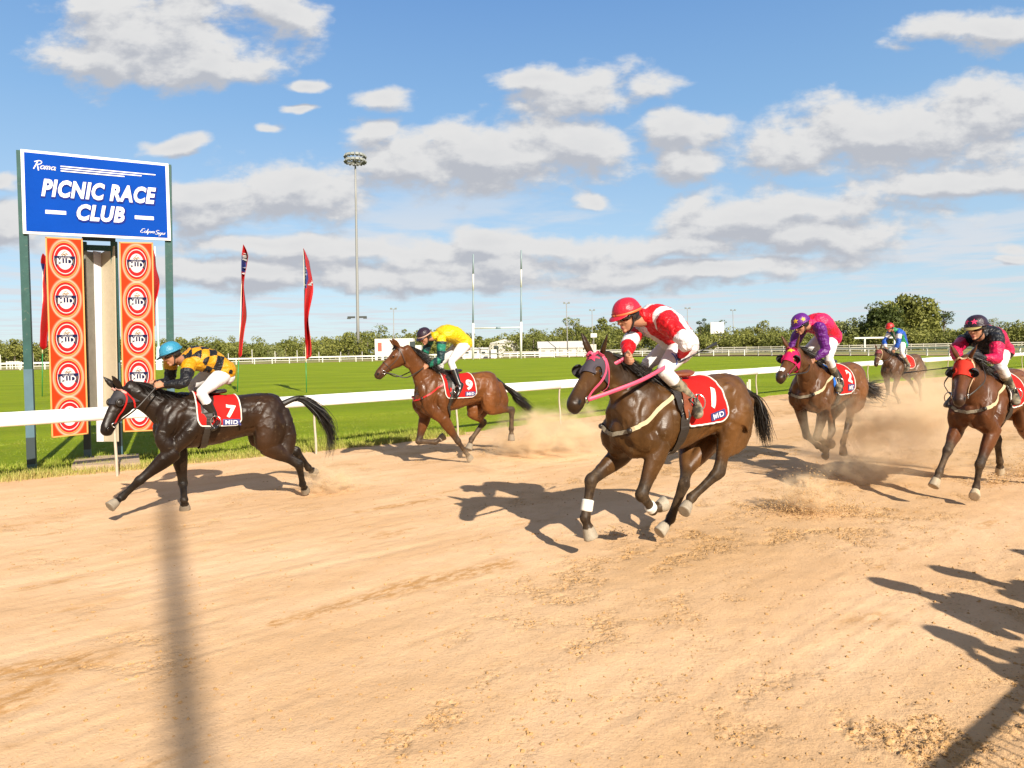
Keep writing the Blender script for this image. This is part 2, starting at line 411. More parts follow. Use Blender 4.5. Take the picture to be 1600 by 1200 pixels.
def grass_material(name, c0, c1, c2, far=True):
    m = bpy.data.materials.new(name); m.use_nodes = True; nt = m.node_tree; nt.nodes.clear()
    b = N(nt, 'ShaderNodeBsdfPrincipled'); o = N(nt, 'ShaderNodeOutputMaterial'); nt.links.new(b.outputs[0], o.inputs[0])
    geo = N(nt, 'ShaderNodeNewGeometry'); P = geo.outputs['Position']
    big = noise_tex(nt, vmath(nt, 'MULTIPLY', P, (.35, 1, 1)), .35, 5, .65); med = noise_tex(nt, P, 1.6, 6, .65); fine = noise_tex(nt, P, 24, 5, .7)
    c = mixc(nt, maprange(nt, big, .35, .65), c0, c1)
    c = mixc(nt, math_(nt, 'MULTIPLY', maprange(nt, med, .5, .75), .7), c, c2)
    mr = maprange(nt, fine, .3, .7, .72, 1.25, smooth=False); c = mixc(nt, 1.0, c, mr, 'MULTIPLY')
    # mown bands
    wv = math_(nt, 'SINE', math_(nt, 'MULTIPLY', vmath(nt, 'DOT_PRODUCT', P, (TN[0], TN[1], 0), out=1), 1.05))
    c = mixc(nt, 1.0, c, maprange(nt, wv, -.5, .5, .95, 1.05), 'MULTIPLY')
    nt.links.new(c, b.inputs['Base Color']); b.inputs['Roughness'].default_value = .9; b.inputs['Specular IOR Level'].default_value = .1
    b1 = N(nt, 'ShaderNodeBump'); b1.inputs['Strength'].default_value = .8; b1.inputs['Distance'].default_value = .06
    nt.links.new(math_(nt, 'ADD', fine, math_(nt, 'MULTIPLY', med, .6)), b1.inputs['Height']); nt.links.new(b1.outputs[0], b.inputs['Normal'])
    return m
M_GRASS = grass_material("turf", (.160, .225, .006), (.215, .275, .009), (.25, .25, .02))
M_DRY = grass_material("dry_grass", (.22, .22, .08), (.28, .25, .11), (.18, .20, .05))
FARP = np.array([(-190, 40), (-130, 82), (-80.2, 114.5), (-39.7, 142.1), (-10, 153), (14.7, 156.5), (32, 148), (45.8, 132.2), (56.0, 108.9), (62, 92), (66, 72)])
# field of turf: rows follow the running rail, reach out to the far rail
srow = np.concatenate([np.arange(-14, 40, .10), np.arange(40, 110, 2.0)])
soff = np.concatenate([np.array([0, .05, .12, .25, .5, 1, 2, 4, 7, 11, 16, 24, 36, 55, 80, 110, 140, 170])])
Vf = []; Ff = []
edge = np.array([rail_n(s) + .42 + .5 * float(sst(np.array(-s), -6, 2)) + .16 * float(vnoise(np.array([[s, 0, 0]]), .8, 3, 3)[0]) + .08 * float(vnoise(np.array([[s, 5, 0]]), 5, 4, 2)[0]) for s in srow])
for i, s in enumerate(srow):
    for j, o_ in enumerate(soff):
        n = edge[i] + o_
        p = TS * s + TN * n; z = -.03 + .055 * float(sst(np.array(o_), 0, .35))
        if o_ > 4: z = .02
        Vf.append((p[0], p[1], z))
nj = len(soff)
for i in range(len(srow) - 1):
    for j in range(nj - 1): Ff.append((i * nj + j, (i + 1) * nj + j, (i + 1) * nj + j + 1, i * nj + j + 1))
# left part of the infield beyond the fine rows
field = mesh_obj("grass_field", Vf, Ff, M_GRASS); tag(field, kind='structure')
mb = MB(); p0 = TS * -14; 
mb.add([(*(TS * -14 + TN * (edge[0] + .2)), .015), (*(TS * -14 + TN * (edge[0] + 170)), .015), (*(TS * -160 + TN * (edge[0] + 170)), .015), (*(TS * -160 + TN * (edge[0] + .2)), .015)], [(0, 1, 2, 3)])
tag(mb.build("grass_verge", M_GRASS), kind='structure')
# dry paddock beyond the far rail, lies just above the turf sheet
Vd = []; Fd = []
cen = np.array([0, 60.0])
for p in FARP:
    d = p - cen; d /= np.linalg.norm(d)
    for k, r_ in enumerate((.8, 30, 120, 400)): q = p + d * r_; Vd.append((q[0], q[1], .045))
for i in range(len(FARP) - 1):
    for k in range(3): Fd.append((i * 4 + k, (i + 1) * 4 + k, (i + 1) * 4 + k + 1, i * 4 + k + 1))
tag(mesh_obj("dry_paddock", Vd, Fd, M_DRY, smooth=False), kind='structure')
# dirt strip right behind the far rail
Vd = []; Fd = []
for p in FARP:
    d = p - cen; d /= np.linalg.norm(d)
    for r_ in (.9, 7.0): q = p + d * r_; Vd.append((q[0], q[1], .06))
for i in range(len(FARP) - 1): Fd.append((i * 2, i * 2 + 2, i * 2 + 3, i * 2 + 1))
tag(mesh_obj("dirt_path", Vd, Fd, mat("dirt_path", (.34, .22, .12), .95, var=.25, vscale=.6), smooth=False), kind='structure')
# plain to the horizon
mb = MB(); mb.add([(-3000, -300, -.14), (3000, -300, -.14), (3000, 5000, -.14), (-3000, 5000, -.14)], [(0, 1, 2, 3)])
tag(mb.build("ground", M_DRY), kind='structure')
# apron behind and beside the camera (same sand)
def flat_sand(pts, z=-.035):
    mb = MB(); mb.add([(x, y, z) for x, y in pts], [tuple(range(len(pts)))]); o = mb.build("sand_apron", me.materials[0]); tag(o, kind='structure')
a0 = TS * -60; a1 = TS * 130
flat_sand([tuple(a0 + TN * -12), tuple(a1 + TN * -12), tuple(a1 + TN * (rail_n(130) + 1.0)), tuple(a0 + TN * (rail_n(-60) + 1.0))], z=-.085)

# grass blades along the verge
def blades(name, cnt, smin, smax, omin, omax, hmin, hmax, mt, w=.0045, pw=1.0):
    s = RNG.uniform(smin, smax, cnt); o_ = omin + (omax - omin) * RNG.uniform(0, 1, cnt) ** pw
    n = np.interp(s, srow, edge) + o_ + .05 * RNG.standard_normal(cnt)
    tuft = vnoise(np.column_stack([s, n, n * 0]), 1.8, 31, 3); k = (tuft + RNG.uniform(-.6, .6, cnt)) > -.35; s, n, o_ = s[k], n[k], o_[k]; tuft = tuft[k]; cnt = len(s)
    X = TS[0] * s + TN[0] * n; Y = TS[1] * s + TN[1] * n
    h = RNG.uniform(hmin, hmax, cnt) * (1 + .6 * tuft); az = RNG.uniform(0, 2 * math.pi, cnt); ln_ = h * RNG.uniform(.2, .9, cnt)
    z0 = np.where(o_ < .3, -.02, .005)
    dx, dy = np.cos(az), np.sin(az); wx, wy = -dy * w, dx * w
    V0 = np.column_stack([X - wx, Y - wy, z0]); V1 = np.column_stack([X + wx, Y + wy, z0])
    V2 = np.column_stack([X + dx * ln_ * .35 + wx * .7, Y + dy * ln_ * .35 + wy * .7, z0 + h * .6]); V3 = np.column_stack([X + dx * ln_ * .35 - wx * .7, Y + dy * ln_ * .35 - wy * .7, z0 + h * .6])
    V4 = np.column_stack([X + dx * ln_, Y + dy * ln_, z0 + h])
    V_ = np.stack([V0, V1, V2, V3, V4], 1).reshape(-1, 3); b = np.arange(cnt) * 5
    F_ = [(i, i + 1, i + 2, i + 3) for i in b] + [(i + 3, i + 2, i + 4) for i in b]
    ob = mesh_obj(name, V_, F_, mt, smooth=False); tag(ob, kind='stuff')
    cv = RNG.uniform(0, 1, cnt); g = np.array([.19, .26, .012]); y_ = np.array([.40, .32, .11]); mixv = np.clip(cv * .45 + (.30 + .35 * sst(-X, 3.0, 7.0)) * np.exp(-np.maximum(o_, 0) / .40), 0, 1)[:, None]
    setcol(ob, np.repeat(g * (1 - mixv) + y_ * mixv, 5, 0)); return ob
M_BLADE = mat("grass_blade", attr=True, rough=.7, spec=.2)
tag(blades("grass_tufts", 42000, -4.5, 9.0, -.12, 1.7, .04, .145, M_BLADE, pw=1.5), 'dry and green grass tufts fringing the sand along the running rail', 'grass')
tag(blades("short_grass", 60000, -6.0, 24.0, .1, 6.0, .02, .045, M_BLADE, w=.006), 'short mown turf just beyond the running rail', 'grass')

# loose clods lying on the sand
def clods(name, cnt, gen, smin, smax, mt):
    base = np.array([(1, 0, 0), (-1, 0, 0), (0, 1, 0), (0, -1, 0), (0, 0, 1), (0, 0, -1)], float); fc = [(0, 2, 4), (2, 1, 4), (1, 3, 4), (3, 0, 4), (2, 0, 5), (1, 2, 5), (3, 1, 5), (0, 3, 5)]
    P = gen(cnt); cnt = len(P); S_ = smin + (smax - smin) * RNG.uniform(0, 1, (cnt, 1)) ** 3
    V_ = base[None] * RNG.uniform(.55, 1.2, (cnt, 6, 3)) * S_[:, :, None] * np.array([1.2, 1, .7]); a = RNG.uniform(0, 6.28, cnt); c, s = np.cos(a)[:, None], np.sin(a)[:, None]
    x = V_[..., 0] * c - V_[..., 1] * s; y = V_[..., 0] * s + V_[..., 1] * c; V_[..., 0] = x; V_[..., 1] = y; V_ += P[:, None]
    F_ = [tuple(q + 6 * i for q in f) for i in range(cnt) for f in fc]
    return mesh_obj(name, V_.reshape(-1, 3), F_, mt, smooth=False)
def gen_clods(cnt):
    th = np.radians(RNG.uniform(-42, 46, cnt)); r_ = 2.2 * (16 / 2.2) ** RNG.uniform(0, 1, cnt); X = r_ * np.sin(th); Y = r_ * np.cos(th)
    h, ch, clu = sand_height(X, Y); n = X * TN[0] + Y * TN[1]; s = X * TS[0] + Y * TS[1]
    k = (RNG.uniform(0, 1, cnt) < clu * .8 + .07) & (n < rail_n(s) + .5); return np.column_stack([X, Y, h + .002])[k]
M_CLOD = mat("clod", (.40, .235, .10), .95, var=.4, vscale=9, spec=.1)
tag(clods("sand_clods", 90000, gen_clods, .0025, .015, M_CLOD), 'small loose clods and crumbs scattered over the churned sand', 'sand clods', kind='stuff')

# ------------------------------------------------------------------ horses
POSE = dict()
# scale, (x, y, lift, heading, pitch), leg joints with poll and muzzle, rider joints, tail line
POSE_TABLE = {
    "seven": (1, (-3.6107, 8.3679, -0.1612, 0.9363, 0.0506),
      [(0.563, 0.168, 0.735), (0.426, -0.171, 0.74), (0.897, 0.147, 0.469), (0.387, -0.197, 0.318), (1.076, 0.072, 0.287), (0.416, -0.005, 0.147), (1.188, 0.133, 0.219), (0.397, -0.095, 0.032), (-0.53, 0.18, 0.722), (-0.553, -0.167, 0.751), (-0.899, 0.236, 0.456), (-0.969, -0.062, 0.588), (-0.978, 0.124, 0.168), (-1.15, -0.12, 0.333), (-1.042, 0.039, 0.06), (-1.256, -0.191, 0.251), (1.062, 0, 1.545), (1.27, 0.1, 1.06)],
      [(-0.106, -0.067, 1.662), (0.338, -0.035, 1.81), (0.502, 0.097, 1.891), (0.332, 0.141, 1.755), (0.463, -0.177, 1.819), (0.421, 0.316, 1.556), (0.48, -0.243, 1.537), (0.674, 0.19, 1.542), (0.698, -0.087, 1.563), (-0.054, 0.03, 1.622), (-0.071, -0.117, 1.755), (0.24, 0.256, 1.437), (0.226, -0.239, 1.501), (0.062, 0.205, 1.097), (0.088, -0.32, 1.134), (0.151, 0.345, 1.064), (0.238, -0.33, 1.054)],
      [(-0.85, 0, 1.325), (-1, -0, 1.292), (-1.151, 0, 1.207), (-1.287, -0, 1.078), (-1.379, 0, 0.925), (-1.436, 0, 0.747), (-1.375, 0, 0.509)]),
    "nine": (1, (-0.9471, 11.3347, -0.0496, 1.027, 0.0102),
      [(0.293, 0.17, 0.759), (0.467, -0.17, 0.809), (0.056, 0.174, 0.399), (0.604, -0.163, 0.405), (-0.111, 0.128, 0.191), (0.329, -0.093, 0.378), (-0.201, 0.096, 0.078), (0.193, -0.089, 0.455), (-0.561, 0.189, 0.911), (-0.357, -0.067, 0.844), (-1.006, 0.146, 0.842), (-0.665, -0.246, 0.62), (-1.002, 0.124, 0.507), (-0.405, -0.229, 0.342), (-0.994, 0.131, 0.334), (-0.326, -0.175, 0.199), (0.981, 0, 1.983), (1.38, -0.067, 1.54)],
      [(-0.177, -0.003, 1.986), (0.297, 0.031, 2.131), (0.525, 0.012, 2.111), (0.321, 0.199, 2.045), (0.357, -0.146, 2.099), (0.345, 0.213, 1.739), (0.425, -0.228, 1.83), (0.573, 0.102, 1.625), (0.565, -0.098, 1.637), (-0.132, 0.095, 1.955), (-0.141, -0.102, 1.949), (0.172, 0.205, 1.701), (0.133, -0.236, 1.673), (0.092, 0.319, 1.333), (0.11, -0.319, 1.282), (0.188, 0.352, 1.199), (0.238, -0.33, 1.17)],
      [(-0.951, 0, 1.275), (-1.104, -0, 1.146), (-1.206, 0, 1.029), (-1.363, 0, 0.908), (-1.509, -0, 0.809)]),
    "one": (1.1, (1.408, 5.863, -0.1186, 1.0131, -0.0048),
      [(0.371, 0.169, 0.893), (0.458, -0.169, 0.815), (0.573, 0.181, 0.53), (0.836, -0.129, 0.631), (0.38, 0.102, 0.364), (0.917, -0.11, 0.331), (0.237, 0.076, 0.388), (0.878, -0.092, 0.184), (-0.482, 0.177, 1.016), (-0.397, -0.235, 0.745), (-0.322, 0.169, 0.606), (-0.106, -0.015, 0.506), (-0.075, 0.088, 0.399), (-0.024, -0.105, 0.187), (0.054, 0.142, 0.326), (0.108, -0.093, 0.103), (0.869, -0, 1.683), (1.302, 0.217, 1.328)],
      [(-0.103, -0.051, 1.703), (0.309, -0.037, 1.958), (0.538, -0.009, 1.958), (0.257, 0.137, 1.899), (0.231, -0.207, 1.878), (0.248, 0.367, 1.734), (0.447, -0.096, 1.739), (0.124, 0.161, 1.607), (0.621, 0.069, 1.626), (-0.017, 0.025, 1.675), (-0.15, -0.057, 1.802), (0.338, 0.174, 1.511), (0.128, -0.215, 1.549), (0.029, 0.174, 1.271), (0.101, -0.32, 1.164), (0.123, 0.293, 1.191), (0.253, -0.33, 1.09)],
      [(-0.917, -0, 1.281), (-1.025, 0, 1.209), (-1.098, 0, 1.06), (-1.135, -0, 0.924), (-1.182, 0, 0.773)]),
    "five": (1.07, (4.3899, 9.5153, -0.0831, 0.9148, 0.0042),
      [(0.401, 0.17, 0.894), (0.418, -0.174, 0.913), (0.614, 0.183, 0.534), (0.442, -0.056, 0.514), (0.368, 0.159, 0.424), (0.231, -0.008, 0.351), (0.222, 0.17, 0.394), (0.094, 0.026, 0.296), (-0.379, 0.185, 1.053), (-0.397, -0.177, 0.949), (-0.419, 0.093, 0.625), (-0.406, -0.142, 0.504), (-0.213, 0.115, 0.365), (-0.176, -0.098, 0.273), (-0.139, 0.158, 0.231), (-0.056, -0.056, 0.18), (1.2, 0.172, 1.732), (1.682, 0.27, 1.388)],
      [(0.024, 0.036, 1.833), (0.478, 0.02, 2.034), (0.707, 0.011, 2.017), (0.548, 0.185, 1.955), (0.46, -0.144, 1.919), (0.494, 0.239, 1.667), (0.559, -0.239, 1.663), (0.69, 0.134, 1.516), (0.699, -0.09, 1.488), (0.107, 0.092, 1.778), (0.012, -0.075, 1.832), (0.437, 0.227, 1.568), (0.27, -0.239, 1.558), (0.174, 0.195, 1.275), (0.102, -0.32, 1.204), (0.301, 0.266, 1.185), (0.252, -0.33, 1.126)],
      [(-0.85, 0.063, 1.18), (-1, 0.049, 1.107), (-1.2, 0.049, 1.049), (-1.45, 0.048, 0.998)]),
    "star": (1.03, (5.64, 8.0402, -0.0961, 0.9338, -0.0052),
      [(0.449, 0.169, 0.814), (0.513, -0.167, 0.813), (0.666, 0.123, 0.454), (0.883, -0.118, 0.609), (0.669, 0.09, 0.188), (1.028, -0.146, 0.369), (0.801, 0.124, 0.127), (1.117, -0.161, 0.242), (-0.538, 0.177, 0.795), (-0.369, -0.177, 0.917), (-0.879, 0.186, 0.488), (-0.639, -0.142, 0.561), (-1.051, 0.218, 0.197), (-0.802, -0.162, 0.28), (-1.126, 0.213, 0.05), (-0.876, -0.184, 0.144), (1.15, 0.126, 1.669), (1.565, 0.231, 1.248)],
      [(-0.08, 0.024, 1.689), (0.379, -0.007, 1.876), (0.585, 0.042, 1.965), (0.392, 0.167, 1.832), (0.316, -0.179, 1.833), (0.566, 0.238, 1.613), (0.588, -0.161, 1.739), (0.822, 0.164, 1.648), (0.766, -0.064, 1.561), (0.01, 0.088, 1.666), (-0.077, -0.085, 1.712), (0.385, 0.198, 1.534), (0.261, -0.239, 1.538), (0.106, 0.22, 1.251), (0.1, -0.32, 1.18), (0.245, 0.276, 1.169), (0.255, -0.33, 1.111)],
      []),
    "far": (1, (11.5002, 20.215, -0.0461, 1.1, -0.0226),
      [(0.412, 0.17, 0.898), (0.414, -0.168, 0.85), (0.506, 0.113, 0.493), (0.42, -0.115, 0.43), (0.35, 0.12, 0.27), (0.547, -0.117, 0.189), (0.257, 0.118, 0.152), (0.6, -0.118, 0.047), (-0.388, 0.177, 0.958), (-0.349, -0.178, 0.985), (-0.684, 0.133, 0.624), (-0.663, -0.116, 0.674), (-0.756, 0.111, 0.304), (-0.883, -0.143, 0.437), (-0.807, 0.118, 0.153), (-1.027, -0.167, 0.378), (1.029, 0, 1.735), (1.41, 0.171, 1.304)],
      [(0.04, 0.051, 1.804), (0.299, 0.023, 2.238), (0.511, -0.019, 2.318), (0.381, 0.181, 2.162), (0.314, -0.159, 2.171), (0.441, 0.201, 1.873), (0.452, -0.226, 1.923), (0.509, 0.106, 1.623), (0.579, -0.097, 1.721), (0.125, 0.11, 1.841), (0.029, -0.06, 1.801), (0.4, 0.27, 1.583), (0.311, -0.24, 1.564), (0.164, 0.289, 1.263), (0.107, -0.32, 1.229), (0.268, 0.315, 1.131), (0.261, -0.33, 1.159)],
      [(-0.909, 0, 1.36), (-1.038, 0, 1.164), (-1.167, -0, 0.966)]),
}
LEG_NAMES = [n + s for n in ("elbow", "knee", "fet", "hoof", "stifle", "hock", "hfet", "hhoof") for s in "LR"] + ["poll", "muzzle"]
RIDER_NAMES = ['pelvis', 'neck', 'head', 'shoL', 'shoR', 'elL', 'elR', 'haL', 'haR', 'hipL', 'hipR', 'knL', 'knR', 'anL', 'anR', 'toL', 'toR']
for key_, (sc_, tp_, legs_, rid_, tail_) in POSE_TABLE.items():
    POSE[key_] = dict(s=sc_, tp=tp_, j=dict(zip(LEG_NAMES, legs_)), q=dict(zip(RIDER_NAMES, rid_)), tail=[list(t_) for t_ in tail_])
V3 = lambda *a: np.array(a, float)
def unit(v): v = np.asarray(v, float); return v / (np.linalg.norm(v) + 1e-12)

def coat_material():
    m = bpy.data.materials.new("horse_coat"); m.use_nodes = True; nt = m.node_tree; nt.nodes.clear()
    b = N(nt, 'ShaderNodeBsdfPrincipled'); o = N(nt, 'ShaderNodeOutputMaterial'); nt.links.new(b.outputs[0], o.inputs[0]); t = N(nt, 'ShaderNodeTexCoord'); P = t.outputs['Object']
    a = N(nt, 'ShaderNodeVertexColor'); a.layer_name = 'Col'
    n1 = noise_tex(nt, P, 4.5, 6, .62); hair = noise_tex(nt, vmath(nt, 'MULTIPLY', P, (30, 60, 90)), 3.0, 3, .7); n2 = noise_tex(nt, P, 14.0, 5, .6, dist=.4)
    c = mixc(nt, 1.0, a.outputs[0], maprange(nt, n1, .3, .7, .74, 1.30, smooth=False), 'MULTIPLY'); c = mixc(nt, 1.0, c, maprange(nt, hair, .3, .7, .80, 1.22, smooth=False), 'MULTIPLY')
    c = mixc(nt, math_(nt, 'MULTIPLY', maprange(nt, n2, .60, .74), .10), c, (.42, .30, .17))
    c = mixc(nt, math_(nt, 'MULTIPLY', math_(nt, 'SUBTRACT', 1.0, a.outputs[1]), maprange(nt, noise_tex(nt, P, 11.0, 6, .7), .35, .70, .05, .55)), c, (.27, .175, .09))
    nt.links.new(c, b.inputs['Base Color']); rg_ = maprange(nt, n1, .32, .68, .28, .52, smooth=False); nt.links.new(math_(nt, 'ADD', rg_, math_(nt, 'MULTIPLY', math_(nt, 'SUBTRACT', 1.0, a.outputs[1]), .42)), b.inputs['Roughness']); b.inputs['Specular IOR Level'].default_value = .24
    b.inputs['Anisotropic'].default_value = .4
    bn = N(nt, 'ShaderNodeBump'); bn.inputs['Strength'].default_value = .42; bn.inputs['Distance'].default_value = .012
    nt.links.new(math_(nt, 'ADD', math_(nt, 'MULTIPLY', n2, .8), math_(nt, 'MULTIPLY', hair, .10)), bn.inputs['Height']); nt.links.new(bn.outputs[0], b.inputs['Normal']); return m
M_COAT = coat_material()
M_HAIR = mat("black_hair", (.012, .009, .007), .45, spec=.5, var=.3, vscale=20)
M_EYE = mat("eye", (.01, .006, .004), .05, spec=.9)
M_LEATHER = mat("dark_leather", (.02, .015, .012), .45, var=.2)
M_BROWNL = mat("brown_leather", (.17, .045, .015), .5, var=.25, vscale=15)
M_STEEL = mat("steel", (.6, .58, .55), .25, metal=1.0)
M_WHITEC = mat("white_cotton", (.60, .58, .52), .8, var=.05, bump=.2, bscale=60)
M_CREAM = mat("cream_webbing", (.46, .37, .22), .75, var=.12, vscale=20)
M_CLOTHRED = mat("red_cloth", (.44, .012, .010), .8, spec=.12, var=.14, vscale=6, bump=.35, bscale=9, bdist=.02)
M_NAVY = mat("navy_print", (.03, .035, .14), .6)
M_SILVER = mat("silver_print", (.62, .64, .70), .5)

def ribbons(name, roots, dirs, lens, widths, mt, parent, curl, segs=6, side=None, jit=.25):
    """hair: every strand is a tapered ribbon starting at roots[i]"""
    n = len(roots); t = np.linspace(0, 1, segs + 1)
    D = dirs / (np.linalg.norm(dirs, axis=1)[:, None] + 1e-9); pts = roots[:, None] + D[:, None] * (t[None, :, None] * lens[:, None, None])
    pts += curl[:, None] * (t ** 2)[None, :, None] * lens[:, None, None]
    ph = RNG.uniform(0, 6.28, (n, 3)); pts += jit * .06 * lens[:, None, None] * np.sin(t[None, :, None] * RNG.uniform(3, 8, (n, 1, 1)) + ph[:, None]) * t[None, :, None]
    sd = np.cross(D, RNG.standard_normal((n, 3))); sd /= np.linalg.norm(sd, axis=1)[:, None]
    w = widths[:, None] * (1 - .8 * t ** 1.5)[None]
    L = pts - sd[:, None] * w[..., None]; R_ = pts + sd[:, None] * w[..., None]
    V_ = np.stack([L, R_], 2).reshape(-1, 3); F_ = []
    m = segs + 1
    for i in range(n):
        b = i * m * 2
        for k in range(segs): F_.append((b + 2 * k, b + 2 * k + 1, b + 2 * k + 3, b + 2 * k + 2))
    return mesh_obj(name, V_, F_, mt, parent, smooth=False)

def bvh_of(V_, F_): return BVHTree.FromPolygons([tuple(v) for v in V_], F_)
def strap(bvh, pts, width, mt, name, parent, off=.005, thick=.004, closed=False, sub=6, free=False):
    """leather strap lying on the surface below it"""
    P = crom(np.array(pts, float), sub)
    if closed: P = P[:-1]
    Q = []; Nn = []
    for p in P:
        if free: Q.append(p); Nn.append(V3(0, 0, 1)); continue
        h = bvh.find_nearest(Vector(p)); q = np.array(h[0]); n = np.array(h[1])
        if (p - q) @ n < 0 and np.linalg.norm(p - q) > 1e-6: pass
        Q.append(q + n * off); Nn.append(n)
    Q = np.array(Q); Nn = np.array(Nn)
    for _ in range(2):
        Nn[1:-1] = (Nn[:-2] + Nn[1:-1] * 2 + Nn[2:]) / 4; Nn /= np.linalg.norm(Nn, axis=1)[:, None]
    T = np.roll(Q, -1, 0) - np.roll(Q, 1, 0)
    if not closed: T[0] = Q[1] - Q[0]; T[-1] = Q[-1] - Q[-2]
    T /= (np.linalg.norm(T, axis=1)[:, None] + 1e-9); B = np.cross(Nn, T); B /= (np.linalg.norm(B, axis=1)[:, None] + 1e-9)
    V_ = []; m = len(Q)
    for i in range(m):
        for a, b in ((-1, 0), (1, 0), (1, 1), (-1, 1)): V_.append(Q[i] + B[i] * a * width / 2 + Nn[i] * b * thick)
    F_ = []
    for i in range(m if closed else m - 1):
        j = (i + 1) % m
        for k in range(4): k2 = (k + 1) % 4; F_.append((i * 4 + k, i * 4 + k2, j * 4 + k2, j * 4 + k))
    if not closed: F_ += [(3, 2, 1, 0), tuple((m - 1) * 4 + k for k in range(4))]
    return mesh_obj(name, V_, F_, mt, parent, smooth=False)

def fill2d(polys, maxe=.03):
    """flat 2D polygons (lists of xy) -> triangulated mesh finely cut, returns verts2d, faces"""
    bm = bmesh.new()
    for poly in polys:
        vs = [bm.verts.new((x, y, 0)) for x, y in poly]
        try: bm.faces.new(vs)
        except ValueError: pass
    bmesh.ops.triangulate(bm, faces=bm.faces[:])
    for _ in range(4):
        e = [e for e in bm.edges if e.calc_length() > maxe]
        if not e: break
        bmesh.ops.subdivide_edges(bm, edges=e, cuts=1); bmesh.ops.triangulate(bm, faces=[f for f in bm.faces if len(f.verts) > 3])
    bm.verts.index_update(); V_ = np.array([v.co[:2] for v in bm.verts]); F_ = [tuple(v.index for v in f.verts) for f in bm.faces]; bm.free(); return V_, F_
def text2d(s, size=1.0, bold=.02, shear=0.0, maxe=.08, space=1.0):
    cu = bpy.data.curves.new("t", 'FONT'); cu.body = s; cu.size = size; cu.offset = bold * size; cu.shear = shear; cu.align_x = 'CENTER'; cu.align_y = 'CENTER'; cu.resolution_u = 3; cu.space_character = space
    o = bpy.data.objects.new("t", cu); COL.objects.link(o); dg = bpy.context.evaluated_depsgraph_get(); dg.update()
    me = o.evaluated_get(dg).to_mesh(); bm = bmesh.new(); bm.from_mesh(me)
    bmesh.ops.triangulate(bm, faces=bm.faces[:])
    for _ in range(3):
        e = [e for e in bm.edges if e.calc_length() > maxe * size]
        if not e: break
        bmesh.ops.subdivide_edges(bm, edges=e, cuts=1); bmesh.ops.triangulate(bm, faces=[f for f in bm.faces if len(f.verts) > 3])
    bm.verts.index_update(); V_ = np.array([v.co[:2] for v in bm.verts]); F_ = [tuple(v.index for v in f.verts) for f in bm.faces]; bm.free()
    o.evaluated_get(dg).to_mesh_clear(); bpy.data.objects.remove(o); bpy.data.curves.remove(cu)
    if len(V_): V_ -= (V_.max(0) + V_.min(0)) / 2
    return V_, F_
def star2d(r, inner=.45, n=5, rot=0.0): return [(r * (1 if i % 2 == 0 else inner) * math.sin(rot + i * math.pi / n), r * (1 if i % 2 == 0 else inner) * math.cos(rot + i * math.pi / n)) for i in range(2 * n)]
def rect2d(w, h, cx=0, cy=0): return [(cx - w / 2, cy - h / 2), (cx + w / 2, cy - h / 2), (cx + w / 2, cy + h / 2), (cx - w / 2, cy + h / 2)]
def decal(bvh, VF, org, ex, ey, direction, mt, name, parent, off=.004):
    """flat shape thrown onto the surface along direction (stickers, stars)"""
    V_, F_ = VF; out = []; ok = []
    d = Vector(unit(direction))
    for x, y in V_:
        p = np.array(org) + np.array(ex) * x + np.array(ey) * y; h = bvh.ray_cast(Vector(p) - d * .35, d, .8)
        if h[0] is None: out.append(p); ok.append(False)
        else: out.append(np.array(h[0]) - np.array(d) * off + 0 * np.array(h[1])); ok.append(True)
    F_ = [f for f in F_ if all(ok[i] for i in f)]
    F2 = []
    for f in F_:
        a, b, c = (out[i] for i in f[:3]); nn = np.cross(b - a, c - a)
        F2.append(f if nn @ np.array(d) < 0 else f[::-1])
    return mesh_obj(name, out, F2, mt, parent, smooth=False)

